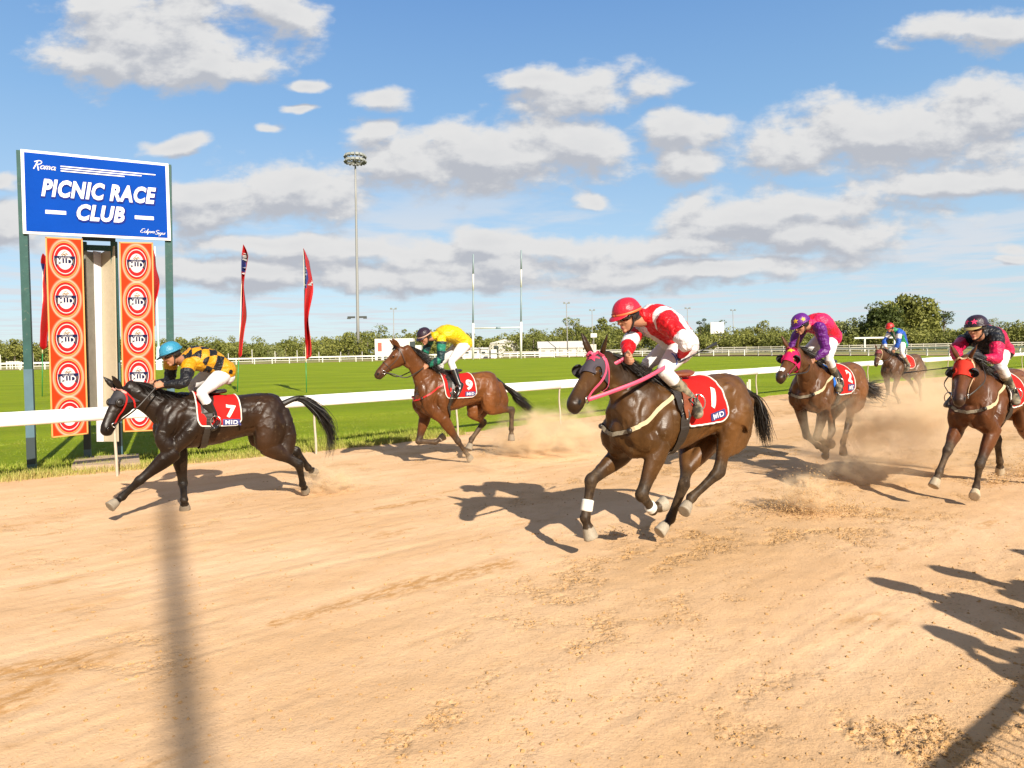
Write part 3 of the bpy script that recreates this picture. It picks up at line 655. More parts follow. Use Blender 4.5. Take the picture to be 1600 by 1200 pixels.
def make_horse(key, label, cfg):
    P = POSE[key]; s = P['s']; X, Y, dz, yaw, pit = P['tp']; J = {k: np.array(v) for k, v in P['j'].items()}
    root = empty("racehorse", (X * s, Y * s, 0), -yaw - math.pi / 2, s)
    tag(root, label, "horse", "racehorses galloping along the sand track")
    def tl(q):
        q = np.atleast_2d(np.array(q, float)); dx, dq = q[:, 0], q[:, 2] - 1.25
        r_ = np.column_stack([dx * math.cos(pit) - dq * math.sin(pit), q[:, 1], 1.25 + dx * math.sin(pit) + dq * math.cos(pit) + dz]); return r_ if len(r_) > 1 else r_[0]
    def tlc(rows):
        rows = np.array(rows, float); rows[:, :3] = np.column_stack([tl(rows[:, :3])]) if len(rows) > 1 else rows[:, :3]; return rows
    mb = MB()
    # trunk
    trunk = [(-.84, 0, 1.30, .05, .08), (-.80, 0, 1.29, .13, .17), (-.72, 0, 1.285, .205, .25), (-.60, 0, 1.295, .255, .282), (-.42, 0, 1.30, .252, .262), (-.22, 0, 1.275, .25, .262),
             (0, 0, 1.245, .27, .292), (.20, 0, 1.235, .265, .315), (.38, 0, 1.245, .225, .342), (.50, 0, 1.22, .205, .32), (.60, 0, 1.175, .18, .24), (.665, 0, 1.15, .13, .16), (.70, 0, 1.15, .06, .08)]
    trunk = [(a, b, c, d * .95, e) for a, b, c, d, e in trunk]
    mb.add(*loft(tlc(trunk), 28, 3, cap=.4, expo=2.15))
    for y in (1, -1):
        sfx = 'L' if y > 0 else 'R'
        e = J['elbow' + sfx]; st = J['stifle' + sfx]
        sp = tl((.61, .135 * y, 1.12)) * .75 + e * .25 + V3(.03, 0, .03)
        # shoulder blade, upper arm, triceps
        mb.add(*loft([(*tl((.36, .10 * y, 1.48)), .06, .10), (*tl((.48, .150 * y, 1.30)), .070, .12), (*sp, .075, .10), (*(e * .6 + sp * .4), .075, .10), (*e, .062, .095)], 16, 4))
        mb.add(*loft([(*tl((.26, .17 * y, 1.30)), .06, .09), (*tl((.33, .185 * y, 1.15)), .075, .10), (*(e + V3(-.03, .0, .06)), .06, .075)], 14, 4))
        # pectorals
        mb.add(*sphere(tl((.585, .068 * y, 1.06)), (.088, .074, .115), 14))
        mb.add(*sphere(tl((-.68, .12 * y, 1.22)), (.11, .075, .16), 14))
        mb.add(*loft([(*tl((-.68, .13 * y, 1.16)), .08, .11), (*(tl((-.70, .13 * y, 1.04)) * .8 + J['hock' + sfx] * .2), .07, .10), (*(J['stifle' + sfx] * .45 + J['hock' + sfx] * .55), .05, .07)], 12, 3))
        mb.add(*loft([(*tl((.60, .08 * y, 1.02)), .08, .09), (*(e * .7 + tl((.55, .08 * y, .98)) * .3), .06, .08)], 12, 4))
        # haunch
        mb.add(*loft([(*tl((-.50, .12 * y, 1.44)), .10, .12), (*(tl((-.58, .155 * y, 1.25)) * .8 + st * .2), .125, .20), (*(st * .75 + tl((-.56, .15 * y, 1.1)) * .25), .115, .165), (*(st + V3(-.01, 0, -.03)), .085, .115)], 18, 4))
        hk = J['hock' + sfx]
        mb.add(*loft([(*tl((-.73, .10 * y, 1.34)), .09, .11), (*(tl((-.75, .12 * y, 1.12)) * .7 + hk * .3 + V3(-.02, 0, .05)), .085, .10), (*(st * .42 + hk * .58 + unit(tl((-.9, 0, 1.0)) - st) * .02), .05, .06)], 14, 4))
        mb.add(*sphere(tl((-.44, .165 * y, 1.43)), (.09, .055, .07), 12))      # point of hip
        # fore leg
        k, f_, h_ = J['knee' + sfx], J['fet' + sfx], J['hoof' + sfx]
        fwd = V3(1, 0, 0)
        def L_(a, b, t): return a * (1 - t) + b * t
        mb.add(*loft([(*(e + (e - k) * .10), .072, .095), (*L_(e, k, .12), .072, .098), (*L_(e, k, .38), .064, .084), (*L_(e, k, .68), .050, .062), (*L_(e, k, .88), .047, .053), (*k, .052, .058), (*L_(k, f_, .12), .046, .052), (*L_(k, f_, .3), .034, .042), (*L_(k, f_, .75), .032, .040), (*L_(k, f_, .92), .040, .047), (*f_, .042, .049), (*L_(f_, h_, .22), .034, .037), (*L_(f_, h_, .42), .037, .040)], 16, 4))
        hd = unit(h_ - f_); hoof0 = L_(f_, h_, .40); hoof1 = h_ + hd * .025
        mb.add(*loft([(*hoof0, .040, .042), (*L_(hoof0, hoof1, .15), .046, .050), (*L_(hoof0, hoof1, .95), .058, .067), (*hoof1, .057, .067)], 16, 0, cap=0))
        # hind leg
        kf, hf, hh = hk, J['hfet' + sfx], J['hhoof' + sfx]
        bk = unit(np.cross(np.cross(unit(hk - st), unit(hf - hk)), unit(hf - st)))          # in-plane direction the hock points to
        bk = bk if (bk @ (hk - (st + hf) / 2)) > 0 else -bk
        mb.add(*loft([(*(st + (st - hk) * .05), .090, .122), (*L_(st, hk, .15), .086, .118), (*L_(st, hk, .42), .068, .092), (*L_(st, hk, .70), .048, .062), (*L_(st, hk, .90), .045, .060), (*hk, .048, .064), (*L_(hk, hf, .14), .044, .056), (*L_(hk, hf, .35), .036, .045), (*L_(hk, hf, .78), .035, .041), (*L_(hk, hf, .93), .041, .048), (*hf, .043, .050), (*L_(hf, hh, .22), .034, .037), (*L_(hf, hh, .42), .037, .040)], 16, 4))
        mb.add(*loft([(*(L_(st, hk, .62) + bk * .045), .014, .018), (*(L_(st, hk, .92) + bk * .050), .018, .022), (*(hk + bk * .042), .02, .022), (*(L_(hk, hf, .25) + bk * .022), .014, .016)], 10, 3))
        hd = unit(hh - hf); hoof0 = L_(hf, hh, .40); hoof1 = hh + hd * .025
        mb.add(*loft([(*hoof0, .040, .042), (*L_(hoof0, hoof1, .15), .046, .050), (*L_(hoof0, hoof1, .95), .055, .064), (*hoof1, .054, .064)], 16, 0, cap=0))
    mb.add(*loft([(*tl((-.70, 0, 1.40)), .12, .09), (*tl((-.74, 0, 1.25)), .13, .10), (*tl((-.70, 0, 1.10)), .11, .10), (*tl((-.55, 0, 1.02)), .10, .10)], 14, 3))
    # neck and head
    poll, muz = J['poll'], J['muzzle']; h = unit(muz - poll); Lh = np.linalg.norm(muz - poll)
    lat = unit(np.cross(V3(0, 0, 1), h)); und = -np.cross(h, lat)
    ntop = poll + und * .12 - h * .01
    nb = tl((.37, 0, 1.27)); nd = ntop - nb; up = V3(0, 0, 1) - unit(nd)[2] * unit(nd); up = unit(up)
    arch = cfg.get('arch', .03)
    nk = [(*nb, .15, .29), (*(nb + nd * .25 + up * (arch * .3 - .01)), .125, .235), (*(nb + nd * .5 + up * arch), .098, .178), (*(nb + nd * .75 + up * arch), .080, .140), (*(nb + nd * .92 + up * .012), .073, .118), (*ntop, .070, .105)]
    mb.add(*loft(nk, 22, 4))
    NKr = crom(np.array(nk, float), 6)
    def hp(t, x=0.0, u=0.0): return poll + h * (t * Lh) + lat * x + und * u
    hs = [(.00, .085, .070, .085), (.10, .108, .078, .105), (.22, .125, .082, .125), (.34, .118, .078, .116), (.46, .100, .064, .097), (.58, .082, .054, .080), (.72, .075, .052, .073), (.84, .075, .055, .072), (.94, .069, .054, .064), (1.0, .054, .043, .046)]
    mb.add(*loft([(*hp(t, 0, u * 1.08), a * 1.06, b * 1.12) for t, u, a, b in hs], 20, 4, lref=lat, cap=.5))
    EARS = []
    for y in (1, -1):
        mb.add(*sphere(hp(.24, .050 * y, .150), (.105, .036, .108), 12, ax=[h, lat, und]))        # jaw
        mb.add(*sphere(hp(.33, .060 * y, .050), (.050, .028, .034), 10, ax=[h, lat, und]))        # eye socket
        mb.add(*loft([(*hp(.40, .066 * y, .085), .010, .014), (*hp(.62, .050 * y, .082), .010, .012)], 8, 0))
        mb.add(*sphere(hp(.90, .036 * y, .055), (.040, .020, .030), 10, ax=[h, lat, und]))        # nostril wing
        ea = cfg.get('ear', (.25, .0)); ed = unit(-h * ea[0] + lat * y * .30 - und * 1.0 + unit(-nd) * ea[1])
        e0 = hp(.03, .048 * y, .02); EARS.append((e0, e0 + ed * .19))
        mb.add(*loft([(*e0, .026, .022), (*(e0 + ed * .07), .040, .022), (*(e0 + ed * .135), .028, .015), (*(e0 + ed * .19), .007, .006)], 10, 3, lref=h))
    mb.add(*sphere(hp(.93, 0, .125), (.055, .036, .030), 10, ax=[h, lat, und]))                    # lower lip and chin
    mb.add(*loft([(*hp(.35, 0, .20), .035, .04), (*hp(.6, 0, .155), .030, .030), (*hp(.9, 0, .125), .030, .028)], 10, 3, lref=lat))
    mb.add(*loft([(*hp(.05, 0, .12), .05, .08), (*(hp(.22, 0, .20)), .04, .06), (*(nb + nd * .7 - up * .10), .045, .05)], 10, 3, lref=lat))
    # dock
    tail = np.array(P['tail']) if P['tail'] else None
    dock = tl((-.83, 0, 1.42))
    V_, F_ = fused(mb, .0108, 3, .5)
    # muscle relief and veins
    nrm_ = V_ * 0
    body = mesh_obj("body", V_, F_, M_COAT, root)
    me = body.data; nn = np.empty(len(V_) * 3); me.vertices.foreach_get('normal', nn); nn = nn.reshape(-1, 3)
    tz = V_[:, 2]
    rel = .009 * vnoise(V_ * np.array([1, 1, .55]), 6.5, 3, 2) + .005 * vnoise(V_ * np.array([1, 1, .7]), 15.0, 8, 2)
    rel = rel * (1 - .6 * (tl_low := sst(.95 - V_[:, 2], 0, .15)))
    vg = np.abs(vnoise(V_ * np.array([1, 1, .5]), 4.6, 12, 2)); rel = rel - .0065 * (1 - sst(vg, 0, .14)) * sst(V_[:, 2], .75, 1.0)
    vv_n = np.abs(vnoise(V_ * np.array([1, 1, .7]), 8.5, 19, 2)); rel = rel + .0035 * (1 - sst(vv_n, 0, .06)) * sst(V_[:, 2], .5, .7)
    ribs = (V_[:, 0] > -.30) & (V_[:, 0] < .28) & (tz > .95) & (tz < 1.4) & (np.abs(V_[:, 1]) > .15)
    rel = rel + np.where(ribs, .0030 * np.sin(V_[:, 0] * 75 + 8 * tz), 0)
    inhead = ((V_ - poll) @ h) > .0
    V_ = V_ + nn * np.where(inhead & (V_[:, 0] > .75), rel * .25, rel)[:, None]
    me.vertices.foreach_set('co', V_.ravel()); me.update()
    # coat colours
    base, dark, light = (np.array(cfg[k]) for k in ('base', 'dark', 'light'))
    C_ = np.repeat(base[None], len(V_), 0)
    bl = sst(-nn[:, 2], .1, .8) * ((V_[:, 0] < .5) & (V_[:, 0] > -.6)) * .6 + sst(np.abs(V_[:, 0] + .45), .25, .0) * .35 * (np.abs(nn[:, 1]) > .5)
    bl = np.clip(bl + cfg.get('gold', .15) * sst(-V_[:, 0], -.1, .35) + .28 * vnoise(V_, 3.5, 5, 3), 0, 1)[:, None]; C_ = C_ * (1 - bl) + light * bl
    for sfx in 'LR':
        for a, b_, rr_ in (('elbow', 'knee', .16), ('stifle', 'hock', .14)):
            d_, t_ = segd(V_, J[a + sfx], J[b_ + sfx]); w = (sst(t_, .45, .95) * (d_ < .13))[:, None]; C_ = C_ * (1 - w) + dark * w
        for a, b_, c_ in (('knee', 'fet', 'hoof'), ('hock', 'hfet', 'hhoof')):
            d_, t_ = segd(V_, J[a + sfx], J[b_ + sfx]); w = (1 - sst(d_, .08, .11))[:, None]; C_ = C_ * (1 - w) + dark * w
            d_, t_ = segd(V_, J[b_ + sfx], J[c_ + sfx] + unit(J[c_ + sfx] - J[b_ + sfx]) * .05); w = (1 - sst(d_, .07, .10))[:, None]; C_ = C_ * (1 - w) + dark * w
            w = ((t_ > .38) & (d_ < .085))[:, None] * 1.0; C_ = C_ * (1 - w) + np.array(cfg.get('hoof', (.20, .17, .13))) * w
    ht = ((V_ - poll) @ h) / Lh; hd_ = np.linalg.norm(V_ - (poll + h[None] * (ht * Lh)[:, None] + und * .06), axis=1)
    w = (sst(ht, .66, 1.0) * (hd_ < .2) * (V_[:, 0] > .7) * .75)[:, None]; C_ = C_ * (1 - w) + dark * w
    for y in (1, -1):
        d_ = np.linalg.norm(V_ - hp(.935, .050 * y, .055), axis=1); w = (1 - sst(d_, .016, .026))[:, None]; C_ = C_ * (1 - w) + np.array((.004, .003, .003)) * w
    u_ = (V_ - poll) @ und; w = ((np.abs(u_ - .100) < .006) * (ht > .78) * (ht < 1.1) * (hd_ < .2) * (V_[:, 0] > .7))[:, None]; C_ = C_ * (1 - w) + np.array((.015, .01, .01)) * w
    if cfg.get('snip'):
        l_ = (V_ - poll) @ lat; w = ((np.abs(l_) < .035) * (ht > .74) * (ht < .84) * (u_ < .04) * (hd_ < .2))[:, None]; C_ = C_ * (1 - w) + .7 * w
    d_ = np.abs((V_ - nb) @ np.cross(unit(nd), up)); crest = (V_ - nb) @ up
    wn = sst((V_ - nb) @ unit(nd), .05, .35) * cfg.get('neckdark', .5) * (1 - sst(ht, 0, .12)); w = wn[:, None]; C_ = C_ * (1 - w) + dark * 1.3 * w
    AL = np.ones(len(V_))
    for sfx in 'LR':
        for a, b_ in (('knee', 'fet'), ('hock', 'hfet'), ('fet', 'hoof'), ('hfet', 'hhoof')):
            d_, t_ = segd(V_, J[a + sfx], J[b_ + sfx] + unit(J[b_ + sfx] - J[a + sfx]) * .05); AL = np.minimum(AL, .15 + .85 * sst(d_, .07, .16))
    AL = 1 - (1 - AL) * cfg.get('legdust', .6); setcol(body, np.clip(C_, .002, 1), AL)
    bv = bvh_of(V_, F_)
    # eyes
    for y in (1, -1):
        e_ = MB(); h_ = bv.find_nearest(Vector(hp(.335, .10 * y, .052))); c_ = np.array(h_[0]) - np.array(h_[1]) * .008; e_.ball(c_, .019, 12); e_.build("eye", M_EYE, root, True)
    for y in (1, -1):
        q_ = bv.find_nearest(Vector(hp(.925, .09 * y, .055))); mq = MB(); mq.add(*sphere(np.array(q_[0]) - np.array(q_[1]) * .004, (.021, .008, .013), 10, [unit(h + und * .5), lat, unit(und - h * .5)])); mq.build("nostril", M_EYE, root, True)
    # mane
    sel = NKr; n_m = 1300; ti = RNG.uniform(.03, 1.0, n_m) * (len(sel) - 1); i0 = np.floor(ti).astype(int).clip(0, len(sel) - 2); fr = (ti - i0)[:, None]
    ctr = sel[i0, :3] * (1 - fr) + sel[i0 + 1, :3] * fr; rz = sel[i0, 4] * (1 - fr[:, 0]) + sel[i0 + 1, 4] * fr[:, 0]
    T_ = unit(nd); roots = ctr + up * (rz - .012)[:, None] + np.cross(T_, up)[None] * RNG.uniform(-.018, .018, (n_m, 1))
    roots = roots + T_ * RNG.uniform(-.01, .01, (n_m, 1))
    blow = cfg.get('blow', .6); sidey = cfg.get('manelean', .3)
    dirs = -T_[None] * blow + up[None] * RNG.uniform(.15, .75, (n_m, 1)) + V3(0, 1, 0)[None] * (sidey + .35 * RNG.standard_normal((n_m, 1)))
    curl = V3(-.25, 0, -.55)[None] + .2 * RNG.standard_normal((n_m, 3)) * np.array([1, 1, .4]) + V3(0, sidey * .6, 0)
    lens = RNG.uniform(.09, .21, n_m) * cfg.get('manelen', 1.0)
    ribbons("mane", roots, dirs, lens, RNG.uniform(.0018, .0042, n_m), M_HAIR, root, curl, 5)
    # forelock
    nf = 60; rt = np.repeat(hp(.02, 0, -.005)[None], nf, 0) + RNG.uniform(-.03, .03, (nf, 1)) * lat
    if not cfg.get('hood'): ribbons("forelock", rt, np.repeat((h * .9 - und * .35)[None], nf, 0) + .25 * RNG.standard_normal((nf, 3)), RNG.uniform(.07, .15, nf), RNG.uniform(.003, .006, nf), M_HAIR, root, np.repeat((und * .3)[None], nf, 0), 4)
    # tail
    if tail is None: tail = np.array([dock + V3(0, 0, .01), dock + V3(-.12, 0, -.02), dock + V3(-.25, 0, -.15), dock + V3(-.33, 0, -.35), dock + V3(-.36, 0, -.6)])
    tail = np.vstack([dock + V3(.05, 0, .01), tail[1:]]) if len(tail) > 2 else tail
    tp_ = crom(tail, 5); nt_ = 900; m = 12; tmax = RNG.uniform(.55, 1.0, nt_); sp_ = cfg.get('tailspread', .05)
    offr = RNG.standard_normal((nt_, 3)) * np.array([.6, 1, .9]); V_t = []; F_t = []
    arc = np.linspace(0, 1, len(tp_))
    for i in range(nt_):
        t = np.linspace(.0, tmax[i], m); c_ = np.column_stack([np.interp(t, arc, tp_[:, k]) for k in range(3)])
        spread = .012 + sp_ * (1 + .35 * math.sin(i * 1.7)) * np.sin(np.clip(t * 1.15, 0, 1) * math.pi * .55) ** 1.3 * (t / tmax[i]) ** .5
        c_ = c_ + offr[i] * spread[:, None] * .62 + .012 * np.sin(t[:, None] * 14 + RNG.uniform(0, 6, 3)) * t[:, None]
        c_[:, 2] -= cfg.get('taildroop', .0) * t ** 2 * abs(offr[i, 2])
        sd = unit(np.cross(tp_[-1] - tp_[0], RNG.standard_normal(3))); w = RNG.uniform(.0025, .0062) * (1 - .85 * (t / tmax[i]) ** 2)
        b = len(V_t)
        for k in range(m): V_t += [c_[k] - sd * w[k], c_[k] + sd * w[k]]
        F_t += [(b + 2 * k, b + 2 * k + 1, b + 2 * k + 3, b + 2 * k + 2) for k in range(m - 1)]
    mbt = MB(); kk = max(3, int(len(tp_) * .45)); rads = np.linspace(.042, .018, kk); v2, f2 = loft(np.column_stack([tp_[:kk], rads, rads]), 10, 0, cap=.4)
    mbt.add(np.array(V_t), F_t); mbt.add(v2, f2); mbt.build("tail", M_HAIR, root, False)
    # saddle cloth: a sheet draped from flank to flank
    def drape(x0, x1, zb, name, mt, off, nx=30, na_=44, slant=0.0, zf=None, thick=.006, rag=.0, corner=.07):
        Vd = []; ok = True
        zc = 1.20
        for i in range(nx + 1):
            u = i / nx; xx = x0 + (x1 - x0) * u
            cut = corner * (max(0, .14 - u) / .14) ** 2 + corner * (max(0, u - .90) / .10) ** 2
            zz = zb + cut + (0 if zf is None else (zf - zb) * u)
            for j in range(na_ + 1):
                a = -1 + 2 * j / na_
                amax = math.pi / 2 + math.atan2(zc - zz, .27)
                th = a * amax
                xs = xx + slant * (abs(a)) ** 1.2
                d = V3(0, math.sin(th), math.cos(th)); o_ = tl((xs, 0, zc)); dd = tl((xs, d[1], zc + d[2])) - o_
                p = o_ + dd * .9; hh_ = bv.ray_cast(Vector(p), Vector(-dd), 1.2)
                q = np.array(hh_[0]) if hh_[0] is not None else o_ + dd * .28
                wv = (.007 * math.sin(xs * 38 + th * 5) + .006 * math.sin(xs * 21 - th * 9 + 2)) * abs(a) ** 1.5
                Vd.append(q + dd * (off + wv * (.5 + rag)))
        Vd = np.array(Vd); w_ = na_ + 1; Fd_ = [(i * w_ + j, (i + 1) * w_ + j, (i + 1) * w_ + j + 1, i * w_ + j + 1) for i in range(nx) for j in range(na_)]
        o_ = mesh_obj(name, Vd, [f[::-1] for f in Fd_], mt, root); md = o_.modifiers.new("thickness", 'SOLIDIFY'); md.thickness = thick; md.offset = 0
        return o_, Vd, [f[::-1] for f in Fd_], nx, na_
    cx0, cx1, czb, cslant = cfg.get('cloth', (-.42, .26, 1.13, -.02))
    if cfg.get('under'):
        drape(cx0 + .08, cx1 + .04, czb + .02, "saddle_pad", mat("pad_" + cfg['under'][0], cfg['under'][1], .8), .009, slant=cslant, nx=20)
    cl, Vc, Fc, nx, na_ = drape(cx0, cx1, czb, "saddle_cloth", M_CLOTHRED, .016, slant=cslant)
    # piped edge
    w_ = na_ + 1; rim = [i * w_ + 0 for i in range(nx + 1)] + [nx * w_ + j for j in range(w_)] + [i * w_ + na_ for i in range(nx, -1, -1)] + [j for j in range(na_, -1, -1)]
    mbr = MB(); rp = Vc[rim]; rp = np.vstack([rp, rp[:1]]); keep_ = np.concatenate([[True], np.linalg.norm(np.diff(rp, axis=0), axis=1) > 1e-4]); rp = rp[keep_]
    mbr.tube(rp, .009, 6, lref=(.3, .4, .86)); mbr.build("piping", M_WHITEC, cl, True)
    cbv = bvh_of(Vc, Fc)
    ctr_ = tl((0, 0, 1.20))
    def cloth_print(VF, cx, cz, mt, name, size, rot=0.0, off=.010, sidesgn=1):
        v2, f2 = VF; out = []
        for x, y in v2:
            xr = (x * math.cos(rot) - y * math.sin(rot)) * size; yr = (x * math.sin(rot) + y * math.cos(rot)) * size
            # text x runs towards the tail on the near side so that it reads from outside
            th = cz + (-yr) / .33; p0 = tl((cx - xr * sidesgn + cslant * abs(math.sin(th)), 0, 1.20)); dd = tl((0, sidesgn * math.sin(th), 1.20 + math.cos(th))) - ctr_
            hh_ = cbv.ray_cast(Vector(p0 + dd * .9), Vector(-dd), 1.2)
            q = np.array(hh_[0]) if hh_[0] is not None else p0 + dd * .30
            out.append(q + dd * off)
        o_ = mesh_obj(name, out, f2 if sidesgn > 0 else [f[::-1] for f in f2], mt, cl, False)
        return o_
    num = cfg.get('num')
    nx_c, nth, nsz, nrot = cfg.get('numpos', (-.08, 1.02, .25, 0.0))
    if num:
        for sg in (1, -1):
            cloth_print(text2d(num, 1.0, .045, 0, .12), nx_c, nth, M_WHITEC, "number", nsz, nrot, sidesgn=sg)
            px_, pt_, psz = cfg.get('printpos', (nx_c, nth + .52, .11))
            cloth_print(fill2d([rect2d(2.1, .95)], .25), px_, pt_, M_NAVY, "print_panel", psz, cfg.get('printrot', 0), off=.010, sidesgn=sg)
            cloth_print(text2d("MID", 1.0, .022, 0, .12, 1.12), px_, pt_, M_SILVER, "print_letters", psz * .85, cfg.get('printrot', 0), off=.014, sidesgn=sg)
    # saddle
    sx = cfg.get('saddlex', .10)
    mbs = MB()
    mbs.add(*loft([(*tl((sx - .20, 0, 1.60)), .09, .025), (*tl((sx - .10, 0, 1.585)), .13, .03), (*tl((sx + .05, 0, 1.585)), .11, .03), (*tl((sx + .15, 0, 1.615)), .06, .035)], 14, 4))
    V_s, F_s = fused(mbs, .012, 2); mesh_obj("saddle", V_s, F_s, cfg.get('saddlemat', M_LEATHER), root)
    for y in (1, -1):
        pts = [tl((sx + .02, .10 * y, 1.57)), tl((sx + .04, .20 * y, 1.47)), tl((sx + .07, .27 * y, 1.35)), tl((sx + .06, .30 * y, 1.25))]
        strap(bv, pts, .12, cfg.get('saddlemat', M_LEATHER), "saddle_flap", root, off=.019, thick=.004)
    # girth and surcingle
    gx_ = cfg.get('girthx', .20)
    ring = [tl((gx_ + .02 * math.cos(a), math.sin(a) * .36, 1.23 + math.cos(a) * .40)) for a in np.linspace(0, 2 * math.pi, 29)]
    strap(bv, ring, .075, cfg.get('girthmat', M_LEATHER), "girth", root, off=.016, closed=True, sub=3)
    bc = cfg.get('breast')
    if bc:
        for y in (1, -1):
            pts = [tl((.24, .20 * y, 1.42)), tl((.40, .23 * y, 1.34)), tl((.55, .21 * y, 1.24)), tl((.66, .16 * y, 1.17)), tl((.74, .07 * y, 1.14)), tl((.76, 0, 1.13))]
            strap(bv, pts[:4], bc[1], bc[0], "breastplate", root, off=.008)
            strap(bv, pts[3:], bc[1] * .95, bc[2] if len(bc) > 2 else bc[0], "breastplate", root, off=.009)
            mq = MB(); q_ = bv.find_nearest(Vector(pts[3])); mq.ball(np.array(q_[0]) + np.array(q_[1]) * .012, .024, 8); mq.build("buckle", M_LEATHER, root, True)
    # bandages
    for sfx, t0, t1 in cfg.get('bandage', []):
        a, b_ = J['knee' + sfx], J['fet' + sfx]; mbb = MB(); v2, f2 = loft([(*(a + (b_ - a) * t), .044, .052) for t in np.linspace(t0, t1, 5)], 14, 2, cap=.2); mbb.add(v2, f2); mbb.build("bandage", M_WHITEC, root, True)
    # hood or bare bridle
    hood = cfg.get('hood')
    if hood:
        bm = bmesh.new(); bm.from_mesh(body.data)
        dl = [v for v in bm.verts if not (-.02 < ((np.array(v.co) - poll) @ h) / Lh < .56 and np.linalg.norm(np.array(v.co) - hp(.25, 0, .08)) < .27)]
        bmesh.ops.delete(bm, geom=dl, context='VERTS')
        t1 = hood.get('t1', .44)
        for tt, sg, tilt in ((t1, 1, 0.0), (.045, -1, -.25)):
            no = unit(h + und * (.55 if sg > 0 else tilt))
            bmesh.ops.bisect_plane(bm, geom=bm.verts[:] + bm.edges[:] + bm.faces[:], plane_co=hp(tt, 0, .0 if sg > 0 else 0.0), plane_no=no, clear_outer=(sg > 0), clear_inner=(sg < 0))
        # ears stay free
        dl = [v for v in bm.verts if any(segd(np.array([v.co]), a_ + (b_ - a_) * .22, b_)[0][0] < .040 for a_, b_ in EARS)]
        bmesh.ops.delete(bm, geom=dl, context='VERTS')
        # eye openings
        eyes = [hp(.335, .085 * y, .052) for y in (1, -1)]
        dl = [v for v in bm.verts if any(np.linalg.norm(np.array(v.co) - e_) < .036 for e_ in eyes)]
        bmesh.ops.delete(bm, geom=dl, context='VERTS')
        bm.normal_update()
        for v in bm.verts: v.co = v.co + v.normal * .007
        mh = bpy.data.meshes.new("blinker_hood"); bm.to_mesh(mh); bm.free(); mh.shade_smooth(); mh.materials.append(hood['mat'])
        oh = bpy.data.objects.new("blinker_hood", mh); COL.objects.link(oh); oh.parent = root; md = oh.modifiers.new("thickness", 'SOLIDIFY'); md.thickness = .004; md.offset = 1
        for y in (1, -1):
            kind = hood.get('cups', 'both')
            if kind == 'none' or (kind == 'off' and y > 0): continue
            c_ = np.array(bv.find_nearest(Vector(hp(.335, .10 * y, .052)))[0])
            if kind == 'ring':
                nq = unit(c_ - hp(.335, 0, .06)); aq = unit(np.cross(nq, h)); bq = np.cross(nq, aq); mq = MB(); mq.tube([c_ + nq * .012 + (aq * math.cos(t) + bq * math.sin(t)) * .040 for t in np.linspace(0, 6.2832, 19)], .008, 7, lref=tuple(nq)); mq.add(*sphere(c_, (.036, .036, .022), 12, [aq, bq, nq])); mq.build('eye_cup', hood.get('cupmat', M_LEATHER), oh, True); continue
            # half dome open towards the nose
            Vc_ = []; rC = hood.get('cupr', .058)
            for i in range(9):
                ph = math.pi / 2 * i / 8
                for k in range(13):
                    th = -math.pi * .5 + math.pi * k / 12 
                    # th sweeps the rear half
                    dloc = -h * math.cos(th) * math.sin(ph) + und * math.sin(th) * math.sin(ph) + lat * y * math.cos(ph)
                    Vc_.append(c_ + dloc * rC * np.array([1, 1, 1]) + h * .012)
            Fc_ = [(i * 13 + k, i * 13 + k + 1, (i + 1) * 13 + k + 1, (i + 1) * 13 + k) for i in range(8) for k in range(12)]
            oc = mesh_obj("eye_cup", Vc_, Fc_, hood.get('cupmat', M_LEATHER), oh); md = oc.modifiers.new("thickness", 'SOLIDIFY'); md.thickness = .005
        if hood.get('star'):
            ex_ = lat; ey_ = -h
            decal(bv, fill2d([star2d(.062, .42)], .02), hp(.155, 0, 0), ex_, ey_, und, hood['star'], "star_patch", oh, off=.016)
    # bridle
    bmat, bw = cfg.get('bridle', (M_LEATHER, .018))
    bit = [hp(.80, .075 * y, .098) for y in (1, -1)]
    for i_, y in enumerate((1, -1)):
        strap(bv, [hp(.06, .06 * y, .03), hp(.20, .11 * y, .10), hp(.45, .10 * y, .12), hp(.64, .07 * y, .105), hp(.78, .06 * y, .098)], bw, bmat, "cheekpiece", root, off=.013)
        strap(bv, [hp(.07, .07 * y, .05), hp(.16, .10 * y, .16), hp(.24, .06 * y, .245), hp(.25, 0, .26)], bw, bmat, "throat_lash", root, off=.013)
        mbq = MB(); rg = [hp(.80, .066 * y, .098) + h * .026 * math.cos(a) + und * .026 * math.sin(a) + lat * y * .004 for a in np.linspace(0, 2 * math.pi, 17)]; mbq.tube(rg, .0045, 6); mbq.build("bit_ring", M_STEEL, root, True)
    strap(bv, [hp(.10, .085, .08), hp(.085, .07, .01), hp(.09, 0, -.03), hp(.085, -.07, .01), hp(.10, -.085, .08)], bw * 1.15, cfg.get('browmat', bmat), "browband", root, off=.014)
    if cfg.get('noseband', True):
        strap(bv, [hp(.60, 0, -.02), hp(.60, .06, .03), hp(.61, .07, .10), hp(.62, 0, .18), hp(.61, -.07, .10), hp(.60, -.06, .03), hp(.60, 0, -.02)], bw, cfg.get('nosemat', bmat), "noseband", root, off=.008, closed=True)
    ctx = dict(root=root, bv=bv, bit=bit, s=s, tl=tl, hp=hp, lat=lat, h=h, und=und, J=J, nb=nb, nd=nd, up=up, cloth=cl)
    return ctx

